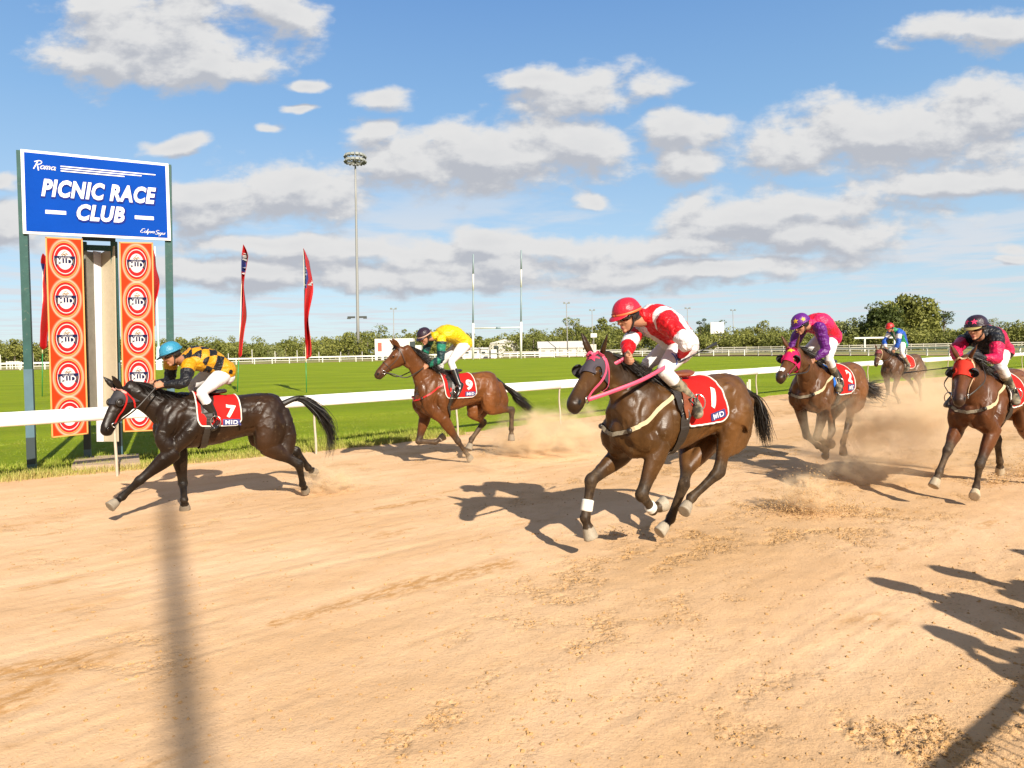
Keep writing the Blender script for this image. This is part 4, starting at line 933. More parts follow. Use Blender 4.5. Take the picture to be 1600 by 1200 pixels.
# ------------------------------------------------------------------ people
M_SKIN = mat("skin", attr=True, rough=.55, spec=.4, bump=.05, bscale=60)
M_SILK = mat("silk", attr=True, rough=.42, spec=.35, bump=.9, bscale=13, bdist=.03)
M_BREECH = mat("white_breeches", (.60, .58, .57), .7, var=.06, vscale=10, bump=.35, bscale=14, bdist=.015, wear=.25)
M_BOOT = mat("black_boot", (.012, .011, .010), .28, spec=.6, var=.2)
M_DUSTBOOT = mat("dusty_boot", (.035, .032, .022), .6, two=(.24, .20, .13), vscale=22)
M_HAIRB = mat("dark_hair", (.02, .013, .008), .6)
M_LENS = mat("goggle_lens", (.01, .008, .006), .08, spec=.8)
M_GLOVE = mat("black_glove", (.012, .012, .013), .6)
SKIN = np.array((.40, .19, .11))

def hand_shapes(mb, w, f, side, nrm, curl=1.0, sc=1.0, thumb=1):
    """palm, four unequal bent fingers and a thumb"""
    f = unit(f); nrm = unit(nrm - (nrm @ f) * f); side = np.cross(nrm, f)
    k = sc
    mb.add(*loft([(*(w - f * .02), .024 * k, .019 * k), (*(w + f * .02 * k), .030 * k, .016 * k), (*(w + f * .055 * k), .040 * k, .015 * k), (*(w + f * .088 * k), .039 * k, .013 * k)], 12, 3, lref=side))
    for i, (o_, L) in enumerate(((-.030, .072), (-.010, .082), (.010, .078), (.029, .062))):
        p = w + f * .085 * k + side * o_ * k; pts = [(*(p - f * .015), .0095 * k, .0095 * k), (*p, .0098 * k, .0098 * k)]; a = 0.0; d = f
        for j, (q, b) in enumerate(((.45, .9), (.32, 1.0), (.23, .7))):
            a += b * curl * (.9 + .05 * i); d = f * math.cos(a) - nrm * math.sin(a); p = p + d * L * q * k; pts.append((*p, (.0088 - .0010 * j) * k, (.0088 - .0010 * j) * k))
        mb.add(*loft(pts, 8, 2, lref=side))
    s_ = thumb; p = w + f * .022 * k - side * .026 * k * s_
    pts = [(*p, .012 * k, .012 * k)]; p = p + (f * .6 - side * .65 * s_ - nrm * .25) * .036 * k; pts.append((*p, .0115 * k, .0115 * k)); p = p + (f * .9 - nrm * .5) * .030 * k; pts.append((*p, .010 * k, .010 * k)); p = p + (f * .8 + side * .25 * s_ - nrm * .6) * .024 * k; pts.append((*p, .0085 * k, .0085 * k))
    mb.add(*loft(pts, 8, 2, lref=side))

def head_axes(look):
    fx = unit(look); ly = unit(np.cross(V3(0, 0, 1), fx)); uz = np.cross(fx, ly); return fx, ly, uz
def head_shapes(mb, c, fx, ly, uz):
    ax = [fx, ly, uz]; P = lambda x, y, z: c + fx * x + ly * y + uz * z
    mb.add(*sphere(P(-.01, 0, .03), (.096, .074, .088), 16, ax))
    mb.add(*loft([(*P(.025, 0, .02), .066, .080), (*P(.030, 0, -.03), .060, .068), (*P(.036, 0, -.07), .046, .052), (*P(.046, 0, -.100), .028, .034)], 16, 3, lref=ly, cap=.4))
    mb.add(*loft([(*P(.090, 0, .025), .010, .012), (*P(.103, 0, -.005), .012, .014), (*P(.110, 0, -.022), .016, .013)], 10, 2, lref=ly))       # nose
    mb.add(*sphere(P(.088, 0, -.058), (.014, .024, .008), 8, ax)); mb.add(*sphere(P(.086, 0, -.070), (.014, .021, .008), 8, ax))             # lips
    mb.add(*sphere(P(.078, 0, -.095), (.020, .022, .016), 8, ax))                                                                           # chin
    for y in (1, -1):
        mb.add(*sphere(P(.065, .036 * y, -.020), (.022, .020, .018), 8, ax))      # cheek
        mb.add(*sphere(P(.074, .032 * y, .033), (.016, .026, .010), 8, ax))       # brow
        mb.add(*sphere(P(-.008, .075 * y, .0), (.018, .009, .030), 8, ax))        # ear
    return P

def figure(name, label, Q, look, cfg, loc, rot, s, standing=False, group=None):
    root = empty(name, loc, rot, s); tag(root, label, "person", group)
    Q = {k: np.array(v) for k, v in Q.items()}
    fx, ly, uz = head_axes(np.array(look, float)); hc = Q['head']; vx = cfg.get('voxel', .0075)
    pel, nk = Q['pelvis'], Q['neck']; sp = nk - pel
    back = unit(np.cross(Q['shoL'] - Q['shoR'], sp)); back = -back if (back @ V3(0, 0, 1) < 0 and not standing) else back
    if standing and back @ np.array(look) > 0: back = -back
    latT = unit(Q['shoL'] - Q['shoR']); latP = unit(Q['hipL'] - Q['hipR'])
    bow = cfg.get('bow', .07)
    def T_(t, o_=0): return pel + sp * t + back * (bow * math.sin(math.pi * t) + o_)
    def torso(mb, g):
        mb.add(*loft([(*T_(-.12), .12 + g, .085 + g), (*T_(.02), .155 + g, .115 + g), (*T_(.22), .145 + g, .105 + g), (*T_(.45), .155 + g, .115 + g), (*T_(.70), .175 + g, .120 + g), (*T_(.88), .165 + g, .100 + g), (*T_(.99), .10 + g, .07 + g)], 22, 4, lref=latT, cap=.4))
    def arm(mb, sfx, g, t1=1.0):
        sh, el, ha = Q['sho' + sfx], Q['el' + sfx], Q['ha' + sfx]; wr = el + (ha - el) * .80
        mb.add(*loft([(*(sh * .75 + nk * .25), .055 + g, .055 + g), (*sh, .056 + g, .060 + g), (*(sh * .5 + el * .5), .046 + g, .050 + g), (*el, .038 + g, .040 + g)], 14, 3, lref=(.3, .9, .1)))
        e = el + (wr - el) * t1
        mb.add(*loft([(*el, .038 + g, .040 + g), (*(el * .6 + e * .4), .039 + g, .041 + g), (*e, .025 + g * .7, .027 + g * .7)], 14, 3, lref=(.3, .9, .1)))
        return wr
    def thigh(mb, sfx, g, below=.25):
        hp_, kn, an = Q['hip' + sfx], Q['kn' + sfx], Q['an' + sfx]
        mb.add(*loft([(*(hp_ * .85 + pel * .15 + back * .02), .095 + g, .10 + g), (*hp_, .090 + g, .098 + g), (*(hp_ * .5 + kn * .5), .072 + g, .078 + g), (*(hp_ * .12 + kn * .88), .054 + g, .056 + g), (*kn, .052 + g, .054 + g)], 16, 3, lref=(.1, .95, .1)))
        mb.add(*loft([(*kn, .050 + g, .052 + g), (*(kn + (an - kn) * below), .047 + g, .052 + g)], 14, 0, lref=(.1, .95, .1)))
    def shin(mb, sfx, g, t0=0.0):
        kn, an = Q['kn' + sfx], Q['an' + sfx]; d = an - kn
        mb.add(*loft([(*(kn + d * t0), .046 + g, .050 + g), (*(kn + d * max(.32, t0 + .05)), .044 + g, .052 + g), (*(kn + d * .7), .034 + g, .038 + g), (*an, .029 + g, .033 + g)], 14, 3, lref=(.1, .95, .1)))
    def foot(mb, sfx, g):
        an, to = Q['an' + sfx], Q['to' + sfx]; f = unit(to - an); sh = unit(Q['an' + sfx] - Q['kn' + sfx]); dn = unit(sh - (sh @ f) * f * .7)
        mb.add(*loft([(*(an - f * .045 + dn * .035), .028 + g, .028 + g), (*(an + dn * .03), .033 + g, .040 + g), (*(an + f * .08 + dn * .040), .040 + g, .032 + g), (*(to + dn * .045), .040 + g, .024 + g), (*(to + f * .045 + dn * .045), .028 + g, .018 + g)], 14, 3, lref=(0, 1, .05)))
    mb = MB(); torso(mb, -.006)
    HD = {}
    for sfx in 'LR':
        wr = arm(mb, sfx, -.004); f = unit(Q['ha' + sfx] - Q['el' + sfx]); sd = latT * (1 if sfx == 'L' else -1)
        nrm = unit(cfg.get('palm' + sfx, V3(0, 0, .45) + sd * .9)); HD[sfx] = (wr, f, nrm)
        if not cfg.get('glove' + sfx): hand_shapes(mb, wr, f, None, nrm, cfg.get('curl', 1.0), cfg.get('hands', 1.0), 1 if sfx == 'L' else -1)
        thigh(mb, sfx, -.006); shin(mb, sfx, -.004); foot(mb, sfx, -.006)
    mb.add(*loft([(*(nk - sp * .05), .062, .066), (*(nk * .4 + (hc - fx * .02 - uz * .07) * .6), .052, .056), (*(hc - fx * .015 - uz * .03), .05, .055)], 14, 3, lref=ly))
    HP = head_shapes(mb, hc, fx, ly, uz)
    V_, F_ = fused(mb, vx * .9, 2, .5)
    body = mesh_obj("body", V_, F_, M_SKIN, root); tone = SKIN * cfg.get('tone', 1.0)
    C_ = np.repeat(tone[None], len(V_), 0) * (1 + .12 * vnoise(V_, 30, 4, 2))[:, None]
    d_ = np.linalg.norm((V_ - HP(.100, 0, -.064)) * np.array([1, 1, 1]), axis=1); w = (1 - sst(d_, .015, .026))[:, None]; C_ = C_ * (1 - w) + np.array((.36, .11, .09)) * w
    q = (V_ - hc) @ fx; qz = (V_ - hc) @ uz; w = ((q < .01) & (qz > -.06) & (np.linalg.norm(V_ - hc, axis=1) < .14))[:, None] * 1.0; C_ = C_ * (1 - w) + np.array((.03, .018, .01)) * w
    setcol(body, C_)
    for y in (1, -1):
        e_ = MB(); e_.ball(HP(.083, .031 * y, .012), .0095, 8); e_.build("eye", M_EYE, body, True)
    # silks
    mb = MB(); torso(mb, .026)
    if not standing: mb.add(*loft([(*T_(.0, .03), .12, .06), (*T_(.35, .035), .13, .07), (*T_(.75, .025), .14, .06)], 16, 3, lref=latT))
    for sfx in 'LR': arm(mb, sfx, .021, cfg.get('sleeve', .93))
    mb.add(*loft([(*(nk - sp * .06), .085, .085), (*(nk + (hc - nk) * .42), .066, .070)], 14, 0, lref=ly))
    V_, F_ = fused(mb, vx * .9, 2, .5); o = mesh_obj("jersey", V_, F_, cfg.get('jmat', M_SILK), root)
    me = o.data; nn = np.empty(len(V_) * 3); me.vertices.foreach_get('normal', nn); nn = nn.reshape(-1, 3)
    wr_ = .011 * vnoise(V_ * np.array([1.6, .8, 1.2]), 12, 6, 2) + .010 * vnoise(V_, 6, 9, 1) + .009 * np.abs(vnoise(V_ * np.array([.6, 1.8, 1.8]), 17, 3, 2))
    V2 = V_ + nn * wr_[:, None]; me.vertices.foreach_set('co', V2.ravel()); me.update()
    # coordinates for the pattern
    dT, tT = segd(V_, pel, nk); dT = dT - .06; arms = {}
    ds = [dT]; 
    for sfx in 'LR':
        d1, t1 = segd(V_, Q['sho' + sfx], Q['el' + sfx]); d2, t2 = segd(V_, Q['el' + sfx], Q['ha' + sfx]); near = d1 < d2
        ds.append(np.minimum(d1, d2)); arms[sfx] = np.where(near, t1 * .5, .5 + t2 * .5)
    part = np.argmin(np.stack(ds), 0)
    lx = (V_ - pel) @ latT; bz = (V_ - pel - sp * tT[:, None]) @ back
    C_ = cfg['pattern'](V_, part, tT, np.where(part == 2, arms['R'], arms['L']), lx, bz)
    setcol(o, C_ * (1 + .06 * vnoise(V_, 25, 2, 2))[:, None])
    # breeches
    mb = MB(); mb.add(*loft([(*T_(-.16, -.01), .10, .085), (*T_(-.02), .158, .122), (*T_(.12), .150, .112)], 20, 3, lref=latP, cap=.5))
    for sfx in 'LR':
        mb.add(*sphere(T_(-.06, .015) + latP * .065 * (1 if sfx == 'L' else -1), (.10, .095, .10), 12)); thigh(mb, sfx, .006, .38)
    V_, F_ = fused(mb, vx * 1.1, 2, .5); V_ = V_ + 0
    ob = mesh_obj("breeches", V_, F_, cfg.get('bmat', M_BREECH), root)
    me = ob.data; nn = np.empty(len(V_) * 3); me.vertices.foreach_get('normal', nn); V2 = V_ + nn.reshape(-1, 3) * (.004 * vnoise(V_, 14, 6, 2))[:, None]; me.vertices.foreach_set('co', V2.ravel()); me.update()
    if cfg.get('legmark'):
        bvb = bvh_of(V_, F_); a, b = Q['hipL'], Q['knL']; m_ = a * .52 + b * .48; ax_ = unit(b - a)
        decal(bvb, text2d("Jaya", .10, .02, .3), m_ + V3(0, .2, .03), ax_ * -1, np.cross(ax_, V3(0, 1, 0)), V3(0, -1, 0), cfg['legmark'], "print_letters", ob, .005)
    for sfx in 'LR':
        mb = MB(); shin(mb, sfx, .008, .34); foot(mb, sfx, .008); V_, F_ = fused(mb, vx * 1.1, 2, .5); mesh_obj("boot", V_, F_, cfg.get('boot', M_BOOT), root)
        if cfg.get('glove' + sfx):
            mb = MB(); wr, f, nrm = HD[sfx]; hand_shapes(mb, wr, f, None, nrm, 1.0, 1.18, 1 if sfx == 'L' else -1); mb.add(*loft([(*(wr - f * .05), .034, .034), (*wr, .031, .028)], 12, 0)); V_, F_ = fused(mb, vx * .7, 1); mesh_obj("glove", V_, F_, M_GLOVE, root)
    # helmet
    hel = cfg.get('helmet')
    if hel:
        n = 26; m = 9; Vh = []; tilt = .12
        hx = unit(fx + uz * tilt); hz = unit(uz - fx * tilt)
        Hc = HP(-.008, 0, .028)
        for i in range(m + 1):
            ph = (math.pi / 2) * i / m
            for k in range(n):
                th = 2 * math.pi * k / n; r_ = math.cos(ph) ** .85; wob = 1 + .012 * math.sin(th * 8 + i)
                Vh.append(Hc + hx * .128 * r_ * math.cos(th) * wob + ly * .108 * r_ * math.sin(th) * wob + hz * (.118 * math.sin(ph) + .004))
        Fh = [(i * n + k, i * n + (k + 1) % n, (i + 1) * n + (k + 1) % n, (i + 1) * n + k) for i in range(m) for k in range(n)]
        Fh.append(tuple(range(n - 1, -1, -1)))
        oh = mesh_obj("helmet", Vh, Fh, hel['mat'], root)
        # peak
        mb = MB(); Vp = []; kk = 13
        for i, rr_ in enumerate((1.0, 1.18, 1.42)):
            for k in range(kk):
                th = -1.05 + 2.1 * k / (kk - 1); ext = (rr_ - 1) * math.cos(th / 1.05 * math.pi / 2) ** .7 + 1
                for dz_ in (0, .004): Vp.append(Hc + hx * .128 * ext * math.cos(th) + ly * .108 * (1 + (ext - 1) * .6) * math.sin(th) + hz * (.006 - dz_ - (ext - 1) * .06))
        def I(i, k, z): return (i * kk + k) * 2 + z
        Fp = []
        for i in range(2):
            for k in range(kk - 1): Fp += [(I(i, k, 0), I(i + 1, k, 0), I(i + 1, k + 1, 0), I(i, k + 1, 0)), (I(i, k, 1), I(i, k + 1, 1), I(i + 1, k + 1, 1), I(i + 1, k, 1))]
        for k in range(kk - 1): Fp.append((I(2, k, 0), I(2, k, 1), I(2, k + 1, 1), I(2, k + 1, 0)))
        mb.add(np.array(Vp), Fp); mb.build("peak", hel.get('peak', hel['mat']), oh, True)
        rim = [Hc + hx * .131 * math.cos(t) + ly * .111 * math.sin(t) + hz * .008 for t in np.linspace(0, 2 * math.pi, 33)]
        mb = MB(); Vb = []; 
        for p in rim: Vb += [p - hz * .008, p + hz * .012]
        mb.add(np.array(Vb), [(2 * i, 2 * i + 2, 2 * i + 3, 2 * i + 1) for i in range(32)]); ob2 = mb.build("hatband", hel.get('band', hel['mat']), oh, True); md = ob2.modifiers.new("t", 'SOLIDIFY'); md.thickness = .003; md.offset = 1
        for (sa, se, sr) in hel.get('stars', []):
            d = hx * math.cos(se) * math.cos(sa) + ly * math.cos(se) * math.sin(sa) + hz * math.sin(se)
            bvh_h = bvh_of(Vh, Fh); ex_ = unit(np.cross(hz, d)); ey_ = np.cross(d, ex_)
            decal(bvh_h, fill2d([star2d(sr, .42)], .02), Hc + d * .13, ex_, ey_, -d, hel['starmat'], "star", oh, .004)
        # inner shell below the cover, chin strap
        mb = MB(); mb.add(*loft([(*(HP(-.03, 0, .03)), .085, .085), (*(HP(-.045, 0, -.02)), .080, .062)], 16, 2, lref=ly)); mb.build("helmet_harness", M_GLOVE, oh, True)
        for y in (1, -1):
            mb = MB(); mb.tube([HP(.015, .080 * y, .03), HP(.012, .074 * y, -.03), HP(.035, .052 * y, -.085), HP(.050, .0, -.125)], .007, 6, sub=3); mb.build("chin_strap", M_GLOVE, oh, True)
    if cfg.get('goggles', True) and hel:
        mb = MB(); pts = [HP(.102 * math.cos(a) - .012, .088 * math.sin(a), .016) for a in np.linspace(-1.25, 1.25, 13)]
        Vg = []
        for i, p in enumerate(pts):
            w = .022 if abs(i - 6) < 5 else .012
            Vg += [p - uz * w * (1 if abs(i - 6) > .5 else .6), p + uz * w]
        mb.add(np.array(Vg), [(2 * i, 2 * i + 2, 2 * i + 3, 2 * i + 1) for i in range(12)]); og = mb.build("goggles", cfg.get('lens', M_LENS), root, True); md = og.modifiers.new("t", 'SOLIDIFY'); md.thickness = .012; md.offset = 1
    return root, HD, Q

def rider(key, label, ctx, cfg):
    P = dict(POSE[key]); r_ = ctx['root']; P['q'] = {k: (v[0], v[1] + {'kn': .015, 'an': .030, 'to': .030}.get(k[:2], 0) * (1 if k[-1] == 'L' else -1), v[2]) for k, v in P['q'].items()}
    root, HD, Q = figure("jockey", label, P['q'], cfg.get('look', (.9, .1, -.35)), cfg, r_.location, r_.rotation_euler[2], P['s'], group="jockeys crouching over their horses")
    # reins run from the bit rings to the hands
    for sfx, y in (('L', 1), ('R', -1)):
        wr, f, nrm = HD[sfx]; hd = wr + f * .06; b = ctx['bit'][0 if y > 0 else 1]
        sag = cfg.get('sag', .05); mid = (b + hd) / 2 + V3(0, .10 * y, -sag); 
        side_n = ctx['nb'] + ctx['nd'] * .55 + V3(0, .12 * y, -.02)
        mbp = MB(); D = []
        pts = crom(np.array([b, b * .6 + mid * .4 + V3(0, .02 * y, 0), mid, hd]), 6)
        for p in pts: D.append((*p, cfg.get('reinw', .004), cfg.get('reinh', .010)))
        v2, f2 = loft(D, 6, 0, cap=0); mbp.add(v2, f2); mbp.build("rein", cfg.get('rein', M_LEATHER), r_, True)
        # stirrup leather and iron
        an, to = Q['an' + sfx], Q['to' + sfx]; ft = to * .75 + an * .25 + unit(an - Q['kn' + sfx]) * .055
        top = ctx['tl']((.12, .26 * y, 1.40)); mbp = MB(); mbp.tube([top, (top + ft) / 2 + V3(0, .02 * y, 0), ft + V3(0, 0, .13)], .007, 6, sub=3); mbp.build("stirrup_leather", M_LEATHER, r_, True)
        mbp = MB(); fd = unit(to - an); sd = unit(np.cross(V3(0, 0, 1), fd)); loop = [ft + sd * .058 * math.sin(a) * (1 if math.cos(a) > -.6 else 1) + V3(0, 0, .065) + V3(0, 0, 1) * .070 * math.cos(a) for a in np.linspace(0, 2 * math.pi, 19)]
        mbp.tube(loop, .006, 6, lref=tuple(fd)); mbp.build("stirrup_iron", M_STEEL, r_, True)
    return root, HD, Q

# ------------------------------------------------------------------ silks patterns
def col(*c): return np.array(c, float)
GOLD, BLK, YEL, RED, WHT = col(.50, .235, .004), col(.008, .008, .010), col(.54, .38, .004), col(.46, .006, .010), col(.60, .57, .58)
GRN, PUR, PNK, CRM, BLU = col(.004, .07, .045), col(.10, .008, .15), col(.50, .012, .085), col(.38, .005, .05), col(.012, .07, .36)
def pick(m, a, b): return np.where(m[:, None], a[None], b[None])
def pat_seven(V_, part, tT, tA, lx, bz):
    c = (np.floor(tT * 5.2) + np.floor((lx + .5) / .095)) % 2 < 1; C_ = pick(c, GOLD, BLK)
    s = pick(tA < .17, GOLD, BLK); return np.where((part > 0)[:, None], s, C_)
def pat_nine(V_, part, tT, tA, lx, bz):
    st = np.sin(tA * 34 + V_[:, 2] * 30) > .2; s = pick(st, col(.01, .16, .10), col(.008, .030, .035)); 
    C_ = np.repeat(YEL[None], len(V_), 0); C_ = np.where(((part > 0) & (tA > .03))[:, None], s, C_); return C_
def pat_one(V_, part, tT, tA, lx, bz):
    s = pick((tA < .34) | (tA > .60), RED, WHT); b = (np.abs(np.abs(lx) - .11) < .042) & (tT > .15); C_ = pick(b, RED, WHT)
    return np.where((part > 0)[:, None], s, C_)
def stars_on(V_, n, seed, r0):
    rg = np.random.default_rng(seed); I = rg.choice(len(V_), n); m = np.zeros(len(V_), bool)
    for i in I:
        d = V_ - V_[i]; r_ = np.linalg.norm(d, axis=1); a = np.arctan2(d[:, 2], d[:, 0] + d[:, 1]); m |= r_ < r0 * (.62 + .38 * np.cos(5 * a))
    return m
def pat_five(V_, part, tT, tA, lx, bz):
    C_ = pick(np.sin(lx * 34 + tT * 3) > .1, col(.54, .008, .03), PNK); C_ = np.where(((np.abs(lx) < .05) & (tT > .6) & (bz > 0))[:, None], col(.12, .30, .03)[None], C_)
    s = np.repeat(PUR[None], len(V_), 0); s = np.where(stars_on(V_, 26, 3, .042)[:, None], col(.85, .60, .04)[None], s); return np.where((part > 0)[:, None], s, C_)
def pat_star(V_, part, tT, tA, lx, bz):
    C_ = pick((tT > .80) | (bz < -.02), BLK, CRM); s = pick((tA > .14) & (tA < .96), col(.46, .005, .055), BLK); return np.where((part > 0)[:, None], s, C_)
def pat_far(V_, part, tT, tA, lx, bz):
    C_ = pick(bz > .03, BLU, col(.02, .22, .08)); C_ = np.where((np.abs(lx) < .03)[:, None], WHT[None], C_); s = pick((np.sin(tA * 9) > .55), WHT, BLU); return np.where((part > 0)[:, None], s, C_)
def plain(c):
    c = np.array(c); return lambda V_, part, tT, tA, lx, bz: np.repeat(c[None], len(V_), 0)
def silkmat(name, c): return mat(name, c, .36, spec=.4, bump=.7, bscale=16, bdist=.02, var=.12, vscale=24)

# ------------------------------------------------------------------ the field of horses
M_PINK = mat("pink_webbing", (.58, .07, .14), .5, var=.1)
M_REDL = mat("red_leather", (.40, .010, .008), .45)
M_HOODBLK = mat("black_hood", (.020, .018, .022), .7, bump=.2, bscale=70)
M_HOODGREY = mat("charcoal_hood", (.045, .035, .045), .75, bump=.2, bscale=70)
M_HOODPINK = mat("pink_hood", (.50, .008, .075), .7, spec=.2, bump=.2, bscale=70)
M_HOODRED = mat("red_hood", (.48, .028, .016), .8, spec=.15, bump=.25, bscale=70)
M_STARP = mat("pink_star", (.55, .035, .085), .6); M_STARY = mat("yellow_star", (.60, .38, .02), .6); M_STARR = mat("crimson_star", (.80, .04, .14), .6)
M_GREYL = mat("grey_webbing", (.20, .17, .12), .75, var=.2, vscale=25)

c7 = make_horse("seven", "near-black horse wearing number 7, stretched out in the lead beside the signboard",
  dict(base=(.013, .0068, .0038), dark=(.005, .0035, .003), light=(.048, .020, .007), neckdark=.5, arch=.0, ear=(.55, -.2), num="7", hood=dict(mat=M_HOODBLK, cups='ring', cupr=.046, cupmat=M_LEATHER, t1=.42),
       cloth=(-.19, .30, 1.19, -.02), numpos=(-.07, 1.02, .21, -.08), printpos=(-.07, 1.46, .095), bridle=(M_REDL, .018), tailspread=.075, blow=.9, manelen=1.1, legdust=.15, browmat=mat('rose_browband', (.50, .26, .22), .6), noseband=False, saddlex=.12, ear_back=1))
rider("seven", "jockey in black and gold checks with a light blue cap on the leading horse", c7,
  dict(pattern=pat_seven, helmet=dict(mat=silkmat("blue_satin", (.03, .20, .32)), peak=M_GLOVE, band=silkmat("blue_satin", 0)), look=(.85, .10, -.50), boot=M_BOOT, sag=.02, bow=.09))
c9 = make_horse("nine", "bright bay horse wearing number 9, galloping beside the white rail in second place",
  dict(base=(.088, .030, .0085), dark=(.030, .018, .012), light=(.165, .058, .015), neckdark=.12, arch=.02, num="9", cloth=(-.24, .32, 1.16, -.03), numpos=(-.11, 1.00, .24, -.15), printpos=(-.12, 1.50, .095),
       breast=(M_REDL, .025), bridle=(mat("dark_brown_leather", (.05, .022, .012), .5), .016), tailspread=.07, ear=(.1, .3), blow=.7, manelen=1.3))
rider("nine", "jockey in a yellow jersey with dark green sleeves and a black cap", c9,
  dict(pattern=pat_nine, helmet=dict(mat=silkmat("plum_satin", (.022, .010, .020)), band=mat("cream_band", (.42, .27, .20), .6)), look=(.80, .25, -.60), goggles=False, bow=.09, boot=M_BOOT, sag=.12, legmark=None))
c1 = make_horse("one", "dark bay horse wearing number 1 with pink reins, nearest the camera",
  dict(base=(.058, .026, .0075), dark=(.016, .009, .005), light=(.125, .052, .014), gold=.22, neckdark=.85, arch=.02, num="1", cloth=(-.30, .22, 1.17, -.06), numpos=(-.14, .92, .255, -.45), printpos=(-.165, 1.43, .088), printrot=.22, under=('blue', (.01, .12, .50)),
       breast=(M_CREAM, .034, M_GREYL), hood=dict(mat=M_HOODGREY, cups='off', star=M_STARP, cupr=.06, cupmat=M_HOODBLK), bridle=(M_PINK, .020), nosemat=M_LEATHER, noseband=False, legdust=.4, bandage=[('R', .52, .80), ('L', .72, .92)],
       tailspread=.05, ear=(.2, .2), manelen=1.1, saddlemat=M_BROWNL, girthmat=M_LEATHER, hoof=(.30, .26, .20), saddlex=.06))
rider("one", "jockey in a red and white jersey and red cap holding a whip", c1,
  dict(pattern=pat_one, helmet=dict(mat=silkmat("red_satin", (.44, .012, .030)), band=mat("orange_band", (.55, .13, .04), .5)), look=(.90, .02, -.42), gloveL=True, bow=.05, boot=M_DUSTBOOT, rein=M_PINK, reinh=.018, reinw=.005, sag=.0,
       legmark=mat("blue_print", (.02, .08, .40), .6), palmL=V3(.2, .9, .2)))
c5 = make_horse("five", "bay horse in a pink hood with a yellow star, racing behind the nearest horse",
  dict(base=(.078, .029, .0085), dark=(.022, .013, .009), light=(.17, .068, .022), neckdark=.2, arch=.03, num="2", cloth=(-.24, .26, 1.15, -.03), numpos=(-.10, .92, .25, -.3), under=('blue', (.01, .12, .50)),
       breast=(M_CREAM, .036, M_GREYL), hood=dict(mat=M_HOODPINK, cups='both', star=M_STARY, cupr=.06, cupmat=M_HOODBLK, t1=.50), snip=True, bridle=(mat("wine_webbing", (.22, .01, .05), .6), .016), noseband=False, tailspread=.11, ear=(.1, .2), hoof=(.24, .20, .15)))
rider("five", "jockey in purple and pink with yellow stars, on the pink-hooded horse", c5,
  dict(pattern=pat_five, helmet=dict(mat=silkmat("purple_satin", (.10, .012, .17)), stars=[(.35, .55, .040), (-.6, .6, .030), (1.3, .5, .035)], starmat=M_STARY), look=(.80, -.25, -.55), bow=.08, boot=M_DUSTBOOT, sag=.03))
cs = make_horse("star", "bay horse in a red hood at the right edge, head on",
  dict(base=(.085, .029, .010), dark=(.022, .014, .010), light=(.19, .075, .026), neckdark=.25, arch=.03, cloth=(-.24, .26, 1.16, -.05), numpos=(-.10, 1.05, .24, -.3),
       breast=(M_CREAM, .036, M_GREYL), hood=dict(mat=M_HOODRED, cups='both', cupr=.064, cupmat=M_HOODBLK, t1=.46), bridle=(mat("cream_bridle", (.50, .34, .20), .6), .016), noseband=False, tailspread=.06, ear=(.1, .3), hoof=(.36, .29, .20)))
rider("star", "jockey in a crimson jersey and black cap with pink stars", cs,
  dict(pattern=pat_star, helmet=dict(mat=silkmat("black_satin", (.025, .012, .022)), peak=mat("olive_peak", (.30, .24, .08), .5), stars=[(.30, .50, .036), (-.42, .50, .036)], starmat=M_STARR), look=(.97, -.12, -.30), bow=.06, boot=M_DUSTBOOT, sag=.02, gloveL=True, gloveR=True))
cfar = make_horse("far", "dark brown horse farthest back in the field, seen through the dust",
  dict(base=(.062, .028, .014), dark=(.035, .020, .013), light=(.095, .045, .020), neckdark=.3, arch=.02, cloth=(-.24, .25, 1.17, -.03), hood=dict(mat=mat("maroon_hood", (.16, .03, .03), .7), cups='none', t1=.34), bridle=(M_CREAM, .014), tailspread=.04, hoof=(.2, .16, .12)))
rider("far", "jockey in a blue and green jersey with a red cap, farthest back", cfar,
  dict(pattern=pat_far, helmet=dict(mat=silkmat("scarlet_satin", (.48, .02, .015))), look=(.9, .15, -.3), bow=.05, boot=M_DUSTBOOT, sag=.03, voxel=.010))

def whip(label, key, a, b):
    P = POSE[key]; s = P['s']; X, Y, dz, yaw, pit = P['tp']; a = np.array(a); b = np.array(b)
    o = empty("riding_whip", (X * s, Y * s, 0), -yaw - math.pi / 2, s); tag(o, label, "whip", None)
    mb = MB(); mb.tube([a, a * .75 + b * .25], .009, 8); mb.build("handle", M_GLOVE, o, True)
    mb = MB(); mb.tube([a * .75 + b * .25, a * .12 + b * .88], [.006, .004], 6); mb.build("shaft", M_GLOVE, o, True)
    mb = MB(); mb.add(*loft([(*(a * .25 + b * .75), .004, .008), (*(a * .15 + b * .85), .006, .014), (*b, .006, .016)], 8, 0)); mb.build("flap", M_GLOVE, o, True)
hl = np.array(POSE['one']['q']['haL'])
whip("thin black whip held low in the gloved hand of the red and white jockey", "one", hl + V3(.08, .02, -.05), hl + V3(-.50, -.05, .12))
hr = np.array(POSE['star']['q']['haR'])
whip("black whip pointing left from the hand of the crimson jockey", "star", hr + V3(.03, -.02, -.02), hr + V3(.0, -.58, -.10))

